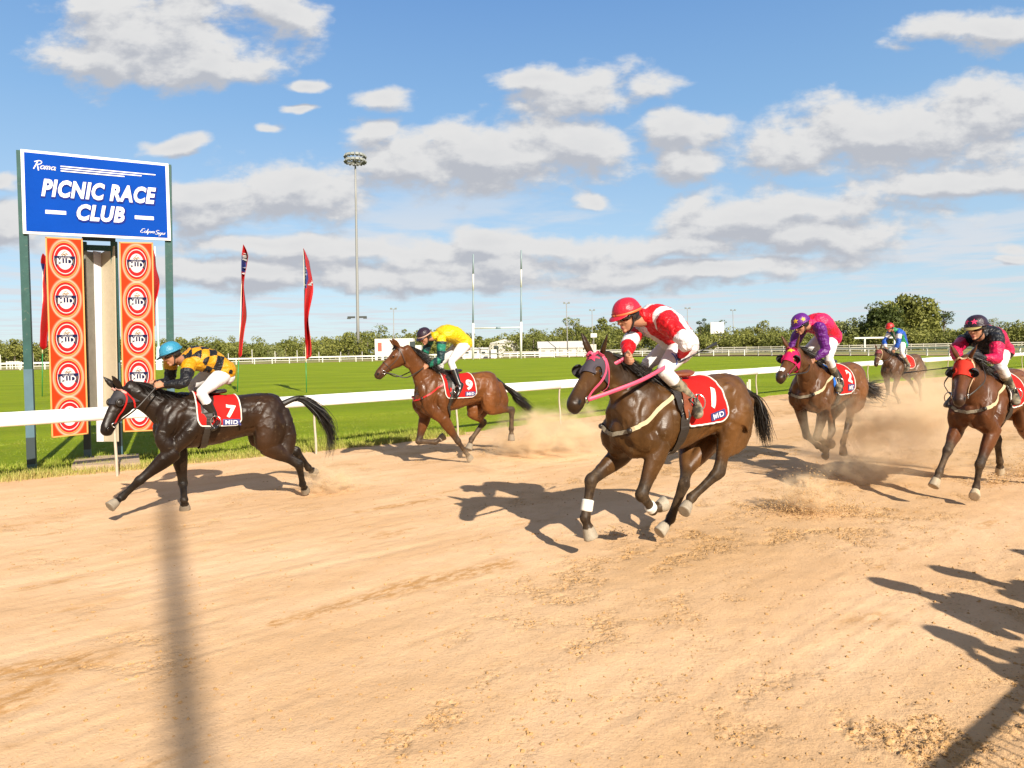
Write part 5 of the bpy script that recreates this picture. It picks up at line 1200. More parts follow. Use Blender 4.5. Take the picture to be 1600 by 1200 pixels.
# ------------------------------------------------------------------ running rail
M_RAIL = mat("white_plastic", (.86, .86, .82), .35, spec=.5, var=.03, vscale=3)
M_POSTR = mat("dusty_post", (.40, .34, .26), .6, var=.15, vscale=14)
rail = empty("running_rail", (RAILP[3][0], RAILP[3][1], 0)); tag(rail, "long white plastic running rail on curved posts between sand and grass", "rail")
ro = np.array([RAILP[3][0], RAILP[3][1], 0])
pts = [(TS * s + TN * rail_n(s)) for s in np.concatenate([np.arange(RS[3] - 3.24 * 3, 46, 3.24), np.arange(48, 80, 6)])]
seams = [p for p in pts]
for i in range(len(pts) - 1):
    a, b = pts[i], pts[i + 1]; d = unit(np.array([*(b - a), 0])); a3 = np.array([*a, 1.0]) + d * .006; b3 = np.array([*b, 1.0]) - d * .006
    mb = MB(); v, f = loft([(*(a3 - ro), .105, .060), (*(b3 - ro), .105, .060)], 18, 0, lref=(0, 0, 1), cap=0, expo=2.6); mb.add(v, f); mb.build("rail_bar", M_RAIL, rail, True)
TN3 = np.array([TN[0], TN[1], 0])
for i, p in enumerate(pts):
    b = np.array([*p, 0]) - ro
    mb = MB(); mb.add(*loft([(*(b + V3(0, 0, -.1)), .022, .022), (*(b + V3(0, 0, .25)), .022, .022), (*(b + TN3 * .035 + V3(0, 0, .6)), .021, .021), (*(b + TN3 * .02 + V3(0, 0, .85)), .021, .021), (*(b + V3(0, 0, .93)), .021, .021)], 10, 4, cap=0)); mb.build("post", M_POSTR, rail, True)
# lone wooden peg by the rail
pg = G(1171, 612); mb = MB(); mb.box((0, 0, .25), (.10, .04, .5)); mb.box((-.09, 0, .2), (.05, .04, .4)); o = mb.build("wooden_peg", mat("weathered_wood", (.55, .48, .36), .8, var=.2), None); o.location = (*pg[:2], 0); tag(o, "pale weathered timber peg standing in the grass edge behind the nearest horse", "peg")

# ------------------------------------------------------------------ winning post sign
M_GREENP = mat("green_painted_post", (.022, .070, .062), .5, spec=.25, var=.2, vscale=6, wear=.15)
M_GREYB = mat("grey_painted_band", (.07, .13, .16), .5, spec=.3, var=.1); M_DARKB = mat("dark_painted_band", (.02, .035, .04), .5)
M_SIGNB = mat("blue_sign_vinyl", (.0, .045, .30), .7, spec=.08, var=.06, vscale=3, bump=.25, bscale=3.0, bdist=.03)
M_SIGNW = mat("white_sign_paint", (.62, .61, .64), .5)
M_SIGND = mat("sign_outline", (.002, .012, .16), .7, spec=.2)
PL, PR = G(50, 738), G(268, 722); eX = unit(PR - PL); eZ = V3(0, 0, 1); eN = np.cross(eX, eZ)
eN = eN if eN[1] < 0 else -eN
sign = empty("signboard", tuple(PL)); tag(sign, "big blue billboard on green posts announcing the picnic race club", "sign")
sgnp = lambda px, py, off=0.0: onplane(px, py, PL + eN * off, eN)
tl_, tr_, bl_, br_ = sgnp(32, 233, .09), sgnp(263, 256, .09), sgnp(36, 365, .09), sgnp(267, 376, .09)
def quadpoint(u, v): return (tl_ * (1 - u) + tr_ * u) * (1 - v) + (bl_ * (1 - u) + br_ * u) * v
def plate(u0, v0, u1, v1, o0, o1, name, mt, parent):
    c = [quadpoint(u0, v0), quadpoint(u1, v0), quadpoint(u1, v1), quadpoint(u0, v1)]
    V_ = [p + eN * o0 - PL for p in c] + [p + eN * o1 - PL for p in c]
    return mesh_obj(name, V_, [(3, 2, 1, 0), (4, 5, 6, 7), (0, 1, 5, 4), (1, 2, 6, 5), (2, 3, 7, 6), (3, 0, 4, 7)], mt, parent, False)
plate(0, 0, 1, 1, -.03, .006, "frame", M_SIGNW, sign)
# vinyl panel with folds
nu, nv = 60, 36; Vv = []
for j in range(nv + 1):
    for i in range(nu + 1):
        u, v = .022 + .956 * i / nu, .032 + .936 * j / nv
        z = .012 + .0035 * math.sin(u * 9 + v * 5) * math.sin(v * 6) + .006 * math.exp(-((u * .9 + v * 1.1 - 1.30 + .03) / .012) ** 2) * (u > .55) + .006 * math.exp(-((u - .055 - .01 * math.sin(v * 9)) / .010) ** 2) * (v < .7)
        Vv.append(quadpoint(u, v) + eN * z - PL)
Fv = [(j * (nu + 1) + i, (j + 1) * (nu + 1) + i, (j + 1) * (nu + 1) + i + 1, j * (nu + 1) + i + 1) for j in range(nv) for i in range(nu)]
panel = mesh_obj("panel", Vv, Fv, M_SIGNB, sign)
def sign_text(VF, cu, cv, w, mt, name, off=.020, hscale=None, dropu=0, dropv=0):
    v2, f2 = VF; ww = v2[:, 0].max() - v2[:, 0].min(); hh = v2[:, 1].max() - v2[:, 1].min()
    asp = np.linalg.norm(bl_ - tl_) / np.linalg.norm(tr_ - tl_)
    k = w / ww; kh = k if hscale is None else hscale / hh * asp
    out = [quadpoint(cu + x * k + dropu, cv - (y * kh) / asp + dropv) + eN * off - PL for x, y in v2]
    o = mesh_obj(name, out, f2, mt, panel, False); return o
for txt, cu, cv, w, h_ in (("PICNIC RACE", .515, .435, .78, .215), ("CLUB", .515, .705, .325, .205)):
    sign_text(text2d(txt, 1, .072, .24, 1, 1.08), cu, cv, w + .016, M_SIGND, "lettering_shadow", .0175, h_ + .022, .003, .010)
    sign_text(text2d(txt, 1, .045, .24, 1, 1.10), cu, cv, w, M_SIGNW, "lettering", .0215, h_)
for cu in (.215, .815): sign_text(fill2d([rect2d(1, .22)], 2), cu, .705 + .02, .135, M_SIGNW, "dash", .020, .045)
for k, (w, cv) in enumerate(((.65, .150), (.55, .178), (.43, .206))):
    sign_text(fill2d([rect2d(1, .05)], 2), .255 + w / 2, cv + .012, w, M_SIGNW, "stripe", .020, .013)
def strokes(lines, r=.035):
    polys = []
    for L in lines:
        for (x0, y0), (x1, y1) in zip(L[:-1], L[1:]):
            d = unit(np.array([x1 - x0, y1 - y0])); n = np.array([-d[1], d[0]]) * r; a = np.array([x0, y0]) - d * r * .5; b = np.array([x1, y1]) + d * r * .5
            polys.append([tuple(a - n), tuple(b - n), tuple(b + n), tuple(a + n)])
    return polys
def script_word(letters, r): 
    out = []; x = 0
    for L, w in letters:
        for l in L: out.append([(x + px + py * .35, py) for px, py in l])
        x += w
    v, f = [], []
    for i, P_ in enumerate(strokes(out, r)):
        b = len(v); v += [(px, py) for px, py in P_]; f.append((b, b + 1, b + 2, b + 3))
    v = np.array(v); v -= (v.max(0) + v.min(0)) / 2; return v, f
arc = lambda cx, cy, rx, ry, a0, a1, n=9: [(cx + rx * math.cos(a0 + (a1 - a0) * i / n), cy + ry * math.sin(a0 + (a1 - a0) * i / n)) for i in range(n + 1)]
o_ = [arc(.18, .22, .17, .2, 0, 6.28, 12)]
m_ = [[(0, 0), (.02, .40)], arc(.12, .28, .10, .13, 3.1, 0, 6) + [(.22, 0)], arc(.33, .28, .10, .13, 3.1, 0, 6) + [(.43, .02)]]
a_ = [arc(.18, .20, .16, .19, .3, 6.3, 12) + [(.36, .38), (.36, .0), (.46, .02)]]
Rl = [[(.05, -.05), (.12, 1.0)], [(-.15, .85)] + arc(.22, .78, .30, .24, 1.9, -1.6, 8) + [(.12, .5)], [(.2, .52), (.55, -.2)]]
sign_text(script_word([(Rl, .60), (o_, .44), (m_, .56), (a_, .5)], .055), .152, .175, .150, M_SIGNW, "script_word", .020, .125)
l_ = [[(.05, 0), (.1, .9)]]; c_ = [arc(.18, .2, .16, .2, .7, 5.6, 9)]; i_ = [[(.05, 0), (.05, .4)]]; p_ = [[(.02, -.4), (.05, .4)], arc(.18, .22, .15, .19, 3, -3, 9)]
s_ = [[(.25, .4), (.08, .32), (.22, .15), (.02, 0)]]; e_ = [arc(.18, .2, .15, .2, .0, 5.4, 9) + [(.3, .15)]]; g_ = [arc(.18, .2, .15, .19, .3, 6.3, 9) + [(.34, -.3), (.1, -.4)]]; n_ = [[(0, 0), (.02, .4)], arc(.14, .26, .11, .14, 3.1, 0, 6) + [(.25, 0)]]
E_ = [arc(.3, .75, .25, .22, .6, 4.3, 7), arc(.28, .28, .30, .28, 1.8, 5.6, 8)]; S_ = [arc(.32, .75, .24, .22, .4, 4.2, 7) + arc(.28, .25, .26, .27, 1.4, -2.6, 8)]
sign_text(script_word([(E_, .62), (c_, .36), (l_, .18), (i_, .16), (p_, .40), (s_, .32), (e_, .4)], .055), .835, .900, .105, M_SIGNW, "script_word", .020, .078)
sign_text(script_word([(S_, .62), (i_, .16), (g_, .42), (n_, .38), (s_, .3)], .055), .925, .913, .078, M_SIGNW, "script_word", .020, .080)
# posts with painted bands
def banded_post(base, top, w, name, parent, org, mtp=None, bands=True):
    base, top = np.array(base), np.array(top); ax = [eX, eN, unit(top - base)]
    L = np.linalg.norm(top - base); mb = MB(); mb.box((base + top) / 2 - org, (w, w * .9, L), [eX, eN, unit(top - base)]); p = mb.build(name, mtp or M_GREENP, parent)
    if bands:
        for z0, z1, mt in ((.0, .34, M_GREYB), (.34, .78, M_DARKB), (.78, 1.9, M_GREYB)):
            mb = MB(); c = base + unit(top - base) * (z0 + z1) / 2; mb.box(c - org, (w + .006, w * .9 + .006, z1 - z0), [eX, eN, unit(top - base)]); mb.build("painted_band", mt, p)
banded_post(PL - V3(0, 0, .2), sgnp(33, 236), .115, "post", sign, PL)
banded_post(PR - V3(0, 0, .2), sgnp(262, 258), .115, "post", sign, PL)
# round label, shared by the ten roundels on the two banners
M_BANNER = mat("orange_red_vinyl", (.50, .020, .003), .42, bump=.1, bscale=4, bdist=.01)
def glow_mat():
    m = bpy.data.materials.new("banner_halo"); m.use_nodes = True; nt = m.node_tree; nt.nodes.clear(); b = N(nt, 'ShaderNodeBsdfPrincipled'); o = N(nt, 'ShaderNodeOutputMaterial'); nt.links.new(b.outputs[0], o.inputs[0])
    a = N(nt, 'ShaderNodeVertexColor'); a.layer_name = 'Col'; nt.links.new(a.outputs[0], b.inputs['Base Color']); b.inputs['Roughness'].default_value = .6; b.inputs['Specular IOR Level'].default_value = .1; return m
M_HALO = glow_mat()
M_YELP = mat("yellow_print", (.52, .28, .06), .7, spec=.1); M_REDP = mat("deep_red_print", (.34, .010, .012), .7, spec=.1); M_NAVP = mat("navy_ink", (.006, .008, .045), .7, spec=.1); M_WHP = mat("white_print", (.50, .49, .49), .7, spec=.1); M_GOLDP = mat("gold_print", (.24, .14, .05), .7, spec=.1)
def ellipse_ring(a0, a1, n=40, t0=0, t1=2 * math.pi):
    V_ = []; 
    for i in range(n + 1):
        t = t0 + (t1 - t0) * i / n; V_ += [(a0 * math.cos(t), a0 * 1.28 * math.sin(t)), (a1 * math.cos(t), a1 * 1.28 * math.sin(t))]
    return np.array(V_), [(2 * i, 2 * i + 1, 2 * i + 3, 2 * i + 2) for i in range(n)]
def poly2(p): return fill2d([p], 5)
LAB = []
LAB.append((ellipse_ring(.0, .60, 40), M_REDP, .004)); LAB.append((ellipse_ring(.66, .74, 40), M_REDP, .0035)); LAB.append((ellipse_ring(.745, .775, 40), M_YELP, .004)); LAB.append((ellipse_ring(.60, .635, 40), M_WHP, .004)); LAB.append((ellipse_ring(.685, .705, 40), M_REDP, .004))
LAB.append((ellipse_ring(0, .44, 30), M_WHP, .006))
bk = [(-.60, .20), (-.60, -.05), (-.50, -.44)] + [(x, -.32 + .13 * (1 - (x / .5) ** 2)) for x in np.linspace(-.44, .44, 9)] + [(.50, -.44), (.60, -.05), (.60, .20)]
LAB.append((poly2(bk[::-1]), M_NAVP, .008))
LAB.append((poly2([(-.53, .04), (-.49, .04), (-.48, -.28), (-.50, -.28)][::-1]), M_GOLDP, .010)); LAB.append((poly2([(.53, .04), (.49, .04), (.48, -.28), (.50, -.28)]), M_GOLDP, .010))
t_ = text2d("MID", .45, .028, 0, 5, 1.25); LAB.append(((t_[0] * np.array([1.0, 1.05]) + np.array([0, -.10]), t_[1]), M_WHP, .010))
t_ = text2d("CARLTON", .13, .006, 0, 5, 1.05); LAB.append(((t_[0] + np.array([0, .105]), t_[1]), M_WHP, .010))
gl = strokes([[(-.2, .26), (-.1, .34), (0, .28), (.1, .36), (.2, .27)], [(-.14, .22), (-.06, .30), (.02, .22), (.12, .29)], [(-.08, .40), (.05, .46)]], .018)
v, f = [], []
for P_ in gl: b = len(v); v += P_; f.append((b, b + 1, b + 2, b + 3))
LAB.append(((np.array(v), f), M_GOLDP, .009))
def banner(px, label, tied):
    c = [sgnp(*p, .13) for p in px]                                        # tl, tr, br, bl
    org = c[3].copy(); org[2] = 0
    root = empty("banner", tuple(org)); tag(root, label, "banner", "orange advertising banners under the signboard")
    def q(u, v, o=0): return (c[0] * (1 - u) + c[1] * u) * (1 - v) + (c[3] * (1 - u) + c[2] * u) * v + eN * o - org
    W = np.linalg.norm(c[1] - c[0]); Hh = np.linalg.norm(c[3] - c[0]); nu, nv = 34, 190
    # sheet with printed glow around each roundel (ink, part of the artwork)
    V_ = [q(i / nu, j / nv) for j in range(nv + 1) for i in range(nu + 1)]; F_ = [(j * (nu + 1) + i, (j + 1) * (nu + 1) + i, (j + 1) * (nu + 1) + i + 1, j * (nu + 1) + i + 1) for j in range(nv) for i in range(nu)]
    sh = mesh_obj("sheet", V_, F_, M_HALO, root); md = sh.modifiers.new("t", 'SOLIDIFY'); md.thickness = .004; md.offset = -1
    R_ = W * .5; uu = np.array([((i / nu) - .5) * W for j in range(nv + 1) for i in range(nu + 1)]); vv_ = np.array([(j / nv) * Hh for j in range(nv + 1) for i in range(nu + 1)])
    C_ = np.repeat(col(.50, .028, .002)[None], len(V_), 0)
    cen_ = [Hh * (.107 + .1985 * k) for k in range(5)]; ky = (Hh * .0935) / (R_ * 1.28 * .80)
    for cy in cen_:
        rr_ = np.sqrt((uu / R_) ** 2 + ((vv_ - cy) / (R_ * 1.28 * ky)) ** 2); w = (np.exp(-((rr_ - .835) / .045) ** 2) * .85)[:, None]; C_ = C_ * (1 - w) + col(.52, .38, .26) * w
    setcol(sh, C_)
    for cy in cen_:
        lr = None
        for (v2, f2), mt, o in LAB:
            V_ = [q(.5 + x * R_ * .98 / W, (cy - y * R_ * .98 * ky) / Hh, o) for x, y in v2]
            ob = mesh_obj("roundel" if lr is None else "emblem", V_, f2, mt, sh if lr is None else sh, False); lr = lr or ob
    mb = MB(); fr = [q(0, 0, .003), q(1, 0, .003), q(1, 1, .003), q(0, 1, .003)]
    for a, b in zip(fr, fr[1:] + fr[:1]): d = unit(b - a); mb.box((a + b) / 2, (np.linalg.norm(b - a) + .02, .022, .008), [d, np.cross(eN, d), eN])
    mb.build("edge_trim", mat("orange_edge", (.52, .24, .06), .6), root)
banner([(72, 371), (128, 374), (137, 677), (82, 683)], "orange beer banner of five round labels, left of the cream post box", 0)
banner([(187, 379), (238, 380), (243, 672), (194, 674)], "orange beer banner of five round labels, half hidden by the leading horse", 0)
# post box between the banners
M_CREAMP = mat("cream_paint", (.46, .39, .27), .5, var=.06, wear=.2); M_CREAMSHADE = mat("shaded_cream_paint", (.20, .19, .16), .6, var=.15); M_CONC = mat("concrete", (.36, .26, .17), .9, var=.15, vscale=6, bump=.3, bscale=30)
bx = empty("winning_post", tuple(G(136, 722))); bo = G(136, 722); tag(bx, "tall cream and green winning post box standing on a concrete slab", "winning post")
iL = lambda px, py, o: onplane(px, py, PL + eN * o, eN)
def quadbox(p4, t, name, mt, parent, org):
    p4 = [np.array(p) for p in p4]; n = unit(np.cross(p4[1] - p4[0], p4[3] - p4[0])); n = n if n @ eN > 0 else -n
    V_ = [p - org for p in p4] + [p - n * t - org for p in p4]
    return mesh_obj(name, V_, [(0, 1, 2, 3), (7, 6, 5, 4), (0, 4, 5, 1), (1, 5, 6, 2), (2, 6, 7, 3), (3, 7, 4, 0)], mt, parent, False)
banded_post(G(137, 722) - V3(0, 0, .1), iL(130, 378, -.35), .10, "post", bx, bo)
banded_post(G(187, 716) - V3(0, 0, .1), iL(178, 378, -.35), .10, "post", bx, bo)
quadbox([iL(133, 392, -.30), iL(147, 394, -.52), iL(153, 640, -.52), iL(141, 636, -.30)], .02, "side_panel", M_CREAMSHADE, bx, bo)  # left cream panel of the V, its shade put into a greyer colour
quadbox([iL(146, 392, -.50), iL(158, 394, -.58), iL(162, 690, -.58), iL(152, 690, -.50)], .02, "front_strip", M_SIGNW, bx, bo)
quadbox([iL(157, 396, -.60), iL(178, 384, -.30), iL(184, 690, -.30), iL(162, 690, -.60)], .02, "side_panel", M_CREAMP, bx, bo)
quadbox([iL(128, 382, -.33), iL(180, 384, -.33), iL(180, 392, -.33), iL(128, 390, -.33)], .08, "crossbar", M_GREENP, bx, bo)
quadbox([iL(128, 370, -.30), iL(180, 372, -.30), iL(180, 377, -.30), iL(128, 375, -.30)], .05, "top_bracket", M_DARKB, bx, bo)
c0 = G(112, 736); mb = MB(); cc_ = [G(112, 737), G(219, 731), G(217, 716), G(120, 722)]
mb.add([(*(p[:2]), z) for z in (-.1, .09) for p in cc_], [(3, 2, 1, 0), (4, 5, 6, 7), (0, 1, 5, 4), (1, 2, 6, 5), (2, 3, 7, 6), (3, 0, 4, 7)]); o = mb.build("concrete_slab", M_CONC); tag(o, "low dusty concrete slab under the winning post box", "slab")

# ------------------------------------------------------------------ feather flags
M_FLAG = mat("red_flag_fabric", (.60, .012, .012), .55, attr=True, bump=.2, bscale=6, bdist=.03)
M_POLEG = mat("green_pole", (.01, .20, .05), .4); M_POLEW = mat("fibreglass_pole", (.70, .62, .4), .4)
def feather(base_px, top_px, z0f, label, width, blue=(.10, .24), lean=0.0, seed=0, letters=True):
    b = G(*base_px); t = At(*top_px, b[1]); o = empty("feather_flag", tuple(b)); tag(o, label, "flag", "red feather flags on the infield")
    H = t - b; z0 = z0f
    mb = MB(); mb.tube([V3(0, 0, 0), H * z0 * .92], .020, 8); mb.build("lower_pole", M_POLEG, o, True)
    mb = MB(); mb.tube([H * z0 * .92, H * z0, H * .995], [.024, .016, .008], 8); mb.build("pole", M_POLEW, o, True)
    nu, nv = 14, 90; V_ = []; C_ = []
    rx = V3(CR[0], CR[1], 0); ry = V3(.2, -1, 0)
    for j in range(nv + 1):
        v = j / nv; z = 1 - v * (1 - z0)
        w = width * (min(1, v / .10) ** .8) * (1 - .35 * v) * (1 if v < .97 else (1 - v) / .03)
        for i in range(nu + 1):
            u = i / nu; fold = math.sin(u * 7 + v * 16 + seed) * .10 + math.sin(v * 31 + u * 3 + seed) * .05
            V_.append(H * z + rx * (w * u * (.62 + .18 * math.sin(v * 11 + seed))) + ry * (w * .75 * math.sin(u * 5.5 + v * 6 + seed) + fold * .6 * u) + V3(0, 0, -.10 * u * w))
            inb = blue[0] < v < blue[1] and u < (.48 - .15 * math.sin(v * 20)); C_.append(col(.015, .03, .16) if inb else (col(.46, .008, .010) if u > .12 else col(.24, .006, .006)))
    F_ = [(j * (nu + 1) + i, (j + 1) * (nu + 1) + i, (j + 1) * (nu + 1) + i + 1, j * (nu + 1) + i + 1) for j in range(nv) for i in range(nu)]
    fo = mesh_obj("flag_cloth", V_, F_, M_FLAG, o); setcol(fo, C_); md = fo.modifiers.new("t", 'SOLIDIFY'); md.thickness = .006
    if letters:
        bvf = bvh_of(V_, F_)
        mid = (blue[0] + blue[1]) / 2; org_ = H * (1 - mid * (1 - z0)) + rx * width * .24
        decal(bvf, text2d("MID", .62, .02, 0, .15), org_, V3(0, 0, -1), rx, V3(0, 1, 0), M_WHP, "lettering", fo, .02)
feather((371, 613), (380, 382), .235, "red feather flag with a narrow furled blue patch, left of the pair on the infield", .42, seed=1)
feather((479, 614), (474, 388), .235, "red feather flag with a large blue patch, right of the pair on the infield", .56, blue=(.12, .36), seed=4)
feather((66, 620), (67, 396), .33, "red feather flag mostly hidden behind the left orange banner", .55, seed=2, letters=False)
feather((238, 612), (238, 388), .45, "red feather flag peeping out behind the right orange banner", .42, seed=3, letters=False)

# ------------------------------------------------------------------ far rail and paddock fences
M_FARW = mat("far_white_paint", (.62, .60, .55), .5)
def long_fence(name, label, pts, h, bars, spacing, pw, mt, cat="fence", bh=.10, tall=None, maxp=98):
    pts = [np.array([*p, 0.0]) for p in pts]; org = pts[0]; root = empty(name, tuple(org)); tag(root, label, cat)
    seg = [np.linalg.norm(b - a) for a, b in zip(pts[:-1], pts[1:])]; tot = sum(seg); cum = np.concatenate([[0], np.cumsum(seg)]); n = min(maxp, int(tot / spacing)); ss = np.linspace(0, tot, n + 1)[:maxp]
    def at(s): return np.array([np.interp(s, cum, [p[k] for p in pts]) for k in range(3)])
    for z, hh in bars:
        mb = MB()
        for a, b in zip(pts[:-1], pts[1:]): d = unit(b - a); mb.box((a + b) / 2 + V3(0, 0, z) - org, (np.linalg.norm(b - a) + .05, bh * .5, hh), [d, np.cross(V3(0, 0, 1), d), V3(0, 0, 1)])
        mb.build("rail_bar", mt, root)
    for s in ss:
        mb = MB(); hh = h * (1 if tall is None else RNG.uniform(*tall)); mb.box(at(s) - org + V3(0, 0, hh / 2), (pw, pw, hh)); mb.build("post", mt, root)
    return root
long_fence("far_rail", "long low white rail curving round the far side of the grass", [tuple(p) for p in FARP[1:]], 1.1, [(1.12, .24), (.62, .09)], 3.4, .16, M_FARW, "rail")
rp_ = [tuple(cen + (p - cen) * 1.13) for p in FARP[2:6]]
long_fence("picket_fence", "line of thin white stakes standing behind the far rail", rp_, 2.6, [(1.2, .08)], 4.6, .10, M_FARW, tall=(.8, 1.15))
rp_ = [tuple(At(px, py, Y)[:2]) for px, py, Y in ((1000, 549, 185), (1180, 546, 180), (1330, 545, 170), (1600, 540, 170), (1750, 538, 170))]
long_fence("timber_fence", "grey timber post and rail fence along the right of the far paddock", rp_, 1.7, [(.5, .22), (1.0, .22), (1.5, .22)], 3.0, .18, mat("grey_timber", (.36, .34, .28), .8, var=.2))
rp_ = [tuple(At(px, 556, 150)[:2]) for px in (780, 880, 985)]
long_fence("yard_fence", "short white railed yard fence in front of the long white shed", [(x, y + 12) for x, y in rp_], 1.5, [(.45, .12), (.95, .12), (1.45, .12)], 4.0, .16, M_FARW)
# barrier of white uprights on the left
b = G(22, 577); o = empty("starting_barrier", tuple(b)); tag(o, "small white slatted barrier standing on the far left grass", "barrier")
for i in range(6): mb = MB(); mb.box((-1.3 + i * .52, .15 * (i % 2), .75), (.14, .12, 1.5 - .2 * (i == 5))); mb.build("upright", M_FARW, o)
mb = MB(); mb.box((-.1, 0, 1.35), (2.5, .1, .16)); mb.build("crossbar", M_FARW, o)

# ------------------------------------------------------------------ poles
M_GALV = mat("galvanised_steel", (.24, .24, .23), .45, var=.08); M_LAMPG = mat("lamp_glass", (.26, .27, .25), .4); M_DARKM = mat("dark_metal", (.05, .055, .05), .5)
b = G(560, 562); t = At(555, 245, b[1]); o = empty("floodlight_tower", tuple(b)); tag(o, "very tall grey floodlight mast rising above the treeline with a ring of lamps", "floodlight"); Hh = t - b
mb = MB(); mb.add(*loft([(*(Hh * k), .45 - .22 * k, .45 - .22 * k) for k in np.linspace(0, .985, 6)], 14, 0, cap=0)); mb.build("mast", M_GALV, o, True)
ring = [Hh * .975 + V3(2.6 * math.cos(a), 2.6 * math.sin(a), .0) for a in np.linspace(0, 6.283, 21)]
mb = MB(); mb.tube(ring, .14, 6, lref=(0, 0, 1)); ring2 = [p + V3(0, 0, 1.2) for p in ring]; mb.tube(ring2, .12, 6, lref=(0, 0, 1))
for a in np.linspace(0, 6.283, 9)[:-1]: mb.tube([Hh * .975, Hh * .975 + V3(3 * math.cos(a), 3 * math.sin(a), 0)], .10, 6, lref=(0, 0, 1))
mb.build("head_frame", M_GALV, o, True)
for i, a in enumerate(np.linspace(0, 6.283, 17)[:-1]):
    for z in (0.2, 1.5):
        d = V3(math.cos(a), math.sin(a), 0); mb = MB(); mb.box(Hh * .975 + d * 2.7 + V3(0, 0, z), (.5, .85, .75), [unit(d + V3(0, 0, .5)), np.cross(V3(0, 0, 1), d), unit(V3(0, 0, 1) - .5 * d)]); l = mb.build("lamp", M_LAMPG, o)
        mb = MB(); mb.box(Hh * .975 + d * 2.7 + V3(0, 0, z - .45), (.4, .7, .16)); mb.build("bracket", M_DARKM, o)
for sx in (-1, 1): mb = MB(); mb.box(V3(1.6 * sx, 0, 11.6), (2.0, .4, .5)); mb.box(V3(2.2 * sx, -.2, 11.3), (.9, .5, .35)); mb.build("low_floodlight", M_DARKM, o)
def small_pole(bp, tp, Y, label, r=.12, lamps=2):
    t = At(*tp, Y); b = At(*bp, Y); b[2] = 0; o = empty("light_pole", tuple(b)); tag(o, label, "light pole", "slender lighting poles near the treeline"); Hh = t - b
    mb = MB(); mb.tube([V3(0, 0, 0), Hh], [r * 1.25, r * .7], 8); mb.build("mast", M_GALV, o, True)
    mb = MB(); mb.box(Hh, (1.3, .10, .10)); mb.build("crossarm", M_GALV, o)
    for k in range(lamps): mb = MB(); mb.box(Hh + V3(-.55 + 1.1 * k / max(1, lamps - 1), -.25, .1), (.45, .4, .32), [V3(1, 0, 0), unit(V3(0, 1, .4)), unit(V3(0, -.4, 1))]); mb.build("lamp", M_LAMPG, o)
small_pole((615, 550), (615, 483), 165, "thin lighting pole above the white truck behind the yellow jockey", lamps=2)
small_pole((887, 548), (885, 474), 165, "lighting pole standing behind the long white shed", r=.14)
small_pole((926, 548), (925, 485), 185, "shorter lighting pole with a white box just right of the long shed", r=.13)
small_pole((1075, 548), (1074, 482), 190, "lighting pole just right of the red and white jockey")
small_pole((1147, 548), (1145, 485), 200, "lighting pole just right of the white scoreboard")
b = At(249, 575, 95); t = At(242, 385, 95); b[2] = 0; o = empty("flag_pole", tuple(b)); tag(o, "thin pale blue pole close to the right green signboard post", "pole"); mb = MB(); mb.tube([V3(0, 0, 0), t - b], [.20, .08], 8); mb.build("mast", mat("pale_blue_paint", (.55, .70, .76), .5), o, True); mb = MB(); mb.add(*loft([(0, 0, 0, .45, .45), (0, 0, 3.2, .26, .26)], 8, 0, cap=0)); mb.build("footing", mat("pale_blue_paint", 0), o)
# goal posts
gl_, gr_ = G(739, 562), G(814, 561); gr_[1] = gl_[1] = 146.0
gl_ = At(739, 562, 146); gr_ = At(814, 560.5, 146); gl_[2] = gr_[2] = 0; o = empty("goal_posts", tuple(gl_)); tag(o, "tall white and grey rugby goal posts standing on the far grass", "goal posts")
M_GPG = mat("grey_goal_paint", (.20, .26, .28), .5)
for base, px, ty in ((gl_, 739.5, 397), (gr_, 814.5, 391)):
    Z_ = [At(px, y, base[1])[2] for y in ((505, 454, 428, ty) if px < 760 else (503, 449, 421, ty))]; Z_ = [0] + Z_
    top = At(px, ty, base[1]); ln = (top - base) / top[2]; mb = None; par = None
    for k in range(4):
        z0, z1 = Z_[k], Z_[k + 1]; mb = MB(); mb.tube([base + ln * z0 - gl_, base + ln * z1 - gl_], .26 if k == 0 else .17, 8); mb.build("upright", (M_FARW, M_GPG, M_FARW, M_GPG)[k], o, True)
za = At(739, 513, 146)[2]; mb = MB(); mb.tube([V3(.1, 0, za), gr_ - gl_ + V3(.1, 0, za)], .14, 8, lref=(0, 0, 1)); mb.build("crossbar", M_FARW, o, True)
mb = MB(); mb.tube([(gr_ - gl_) * .48 + V3(.1, 0, za), (gr_ - gl_) * .58 + V3(.1, 0, za)], .2, 8, lref=(0, 0, 1)); mb.build("crossbar_pad", M_GPG, o, True)

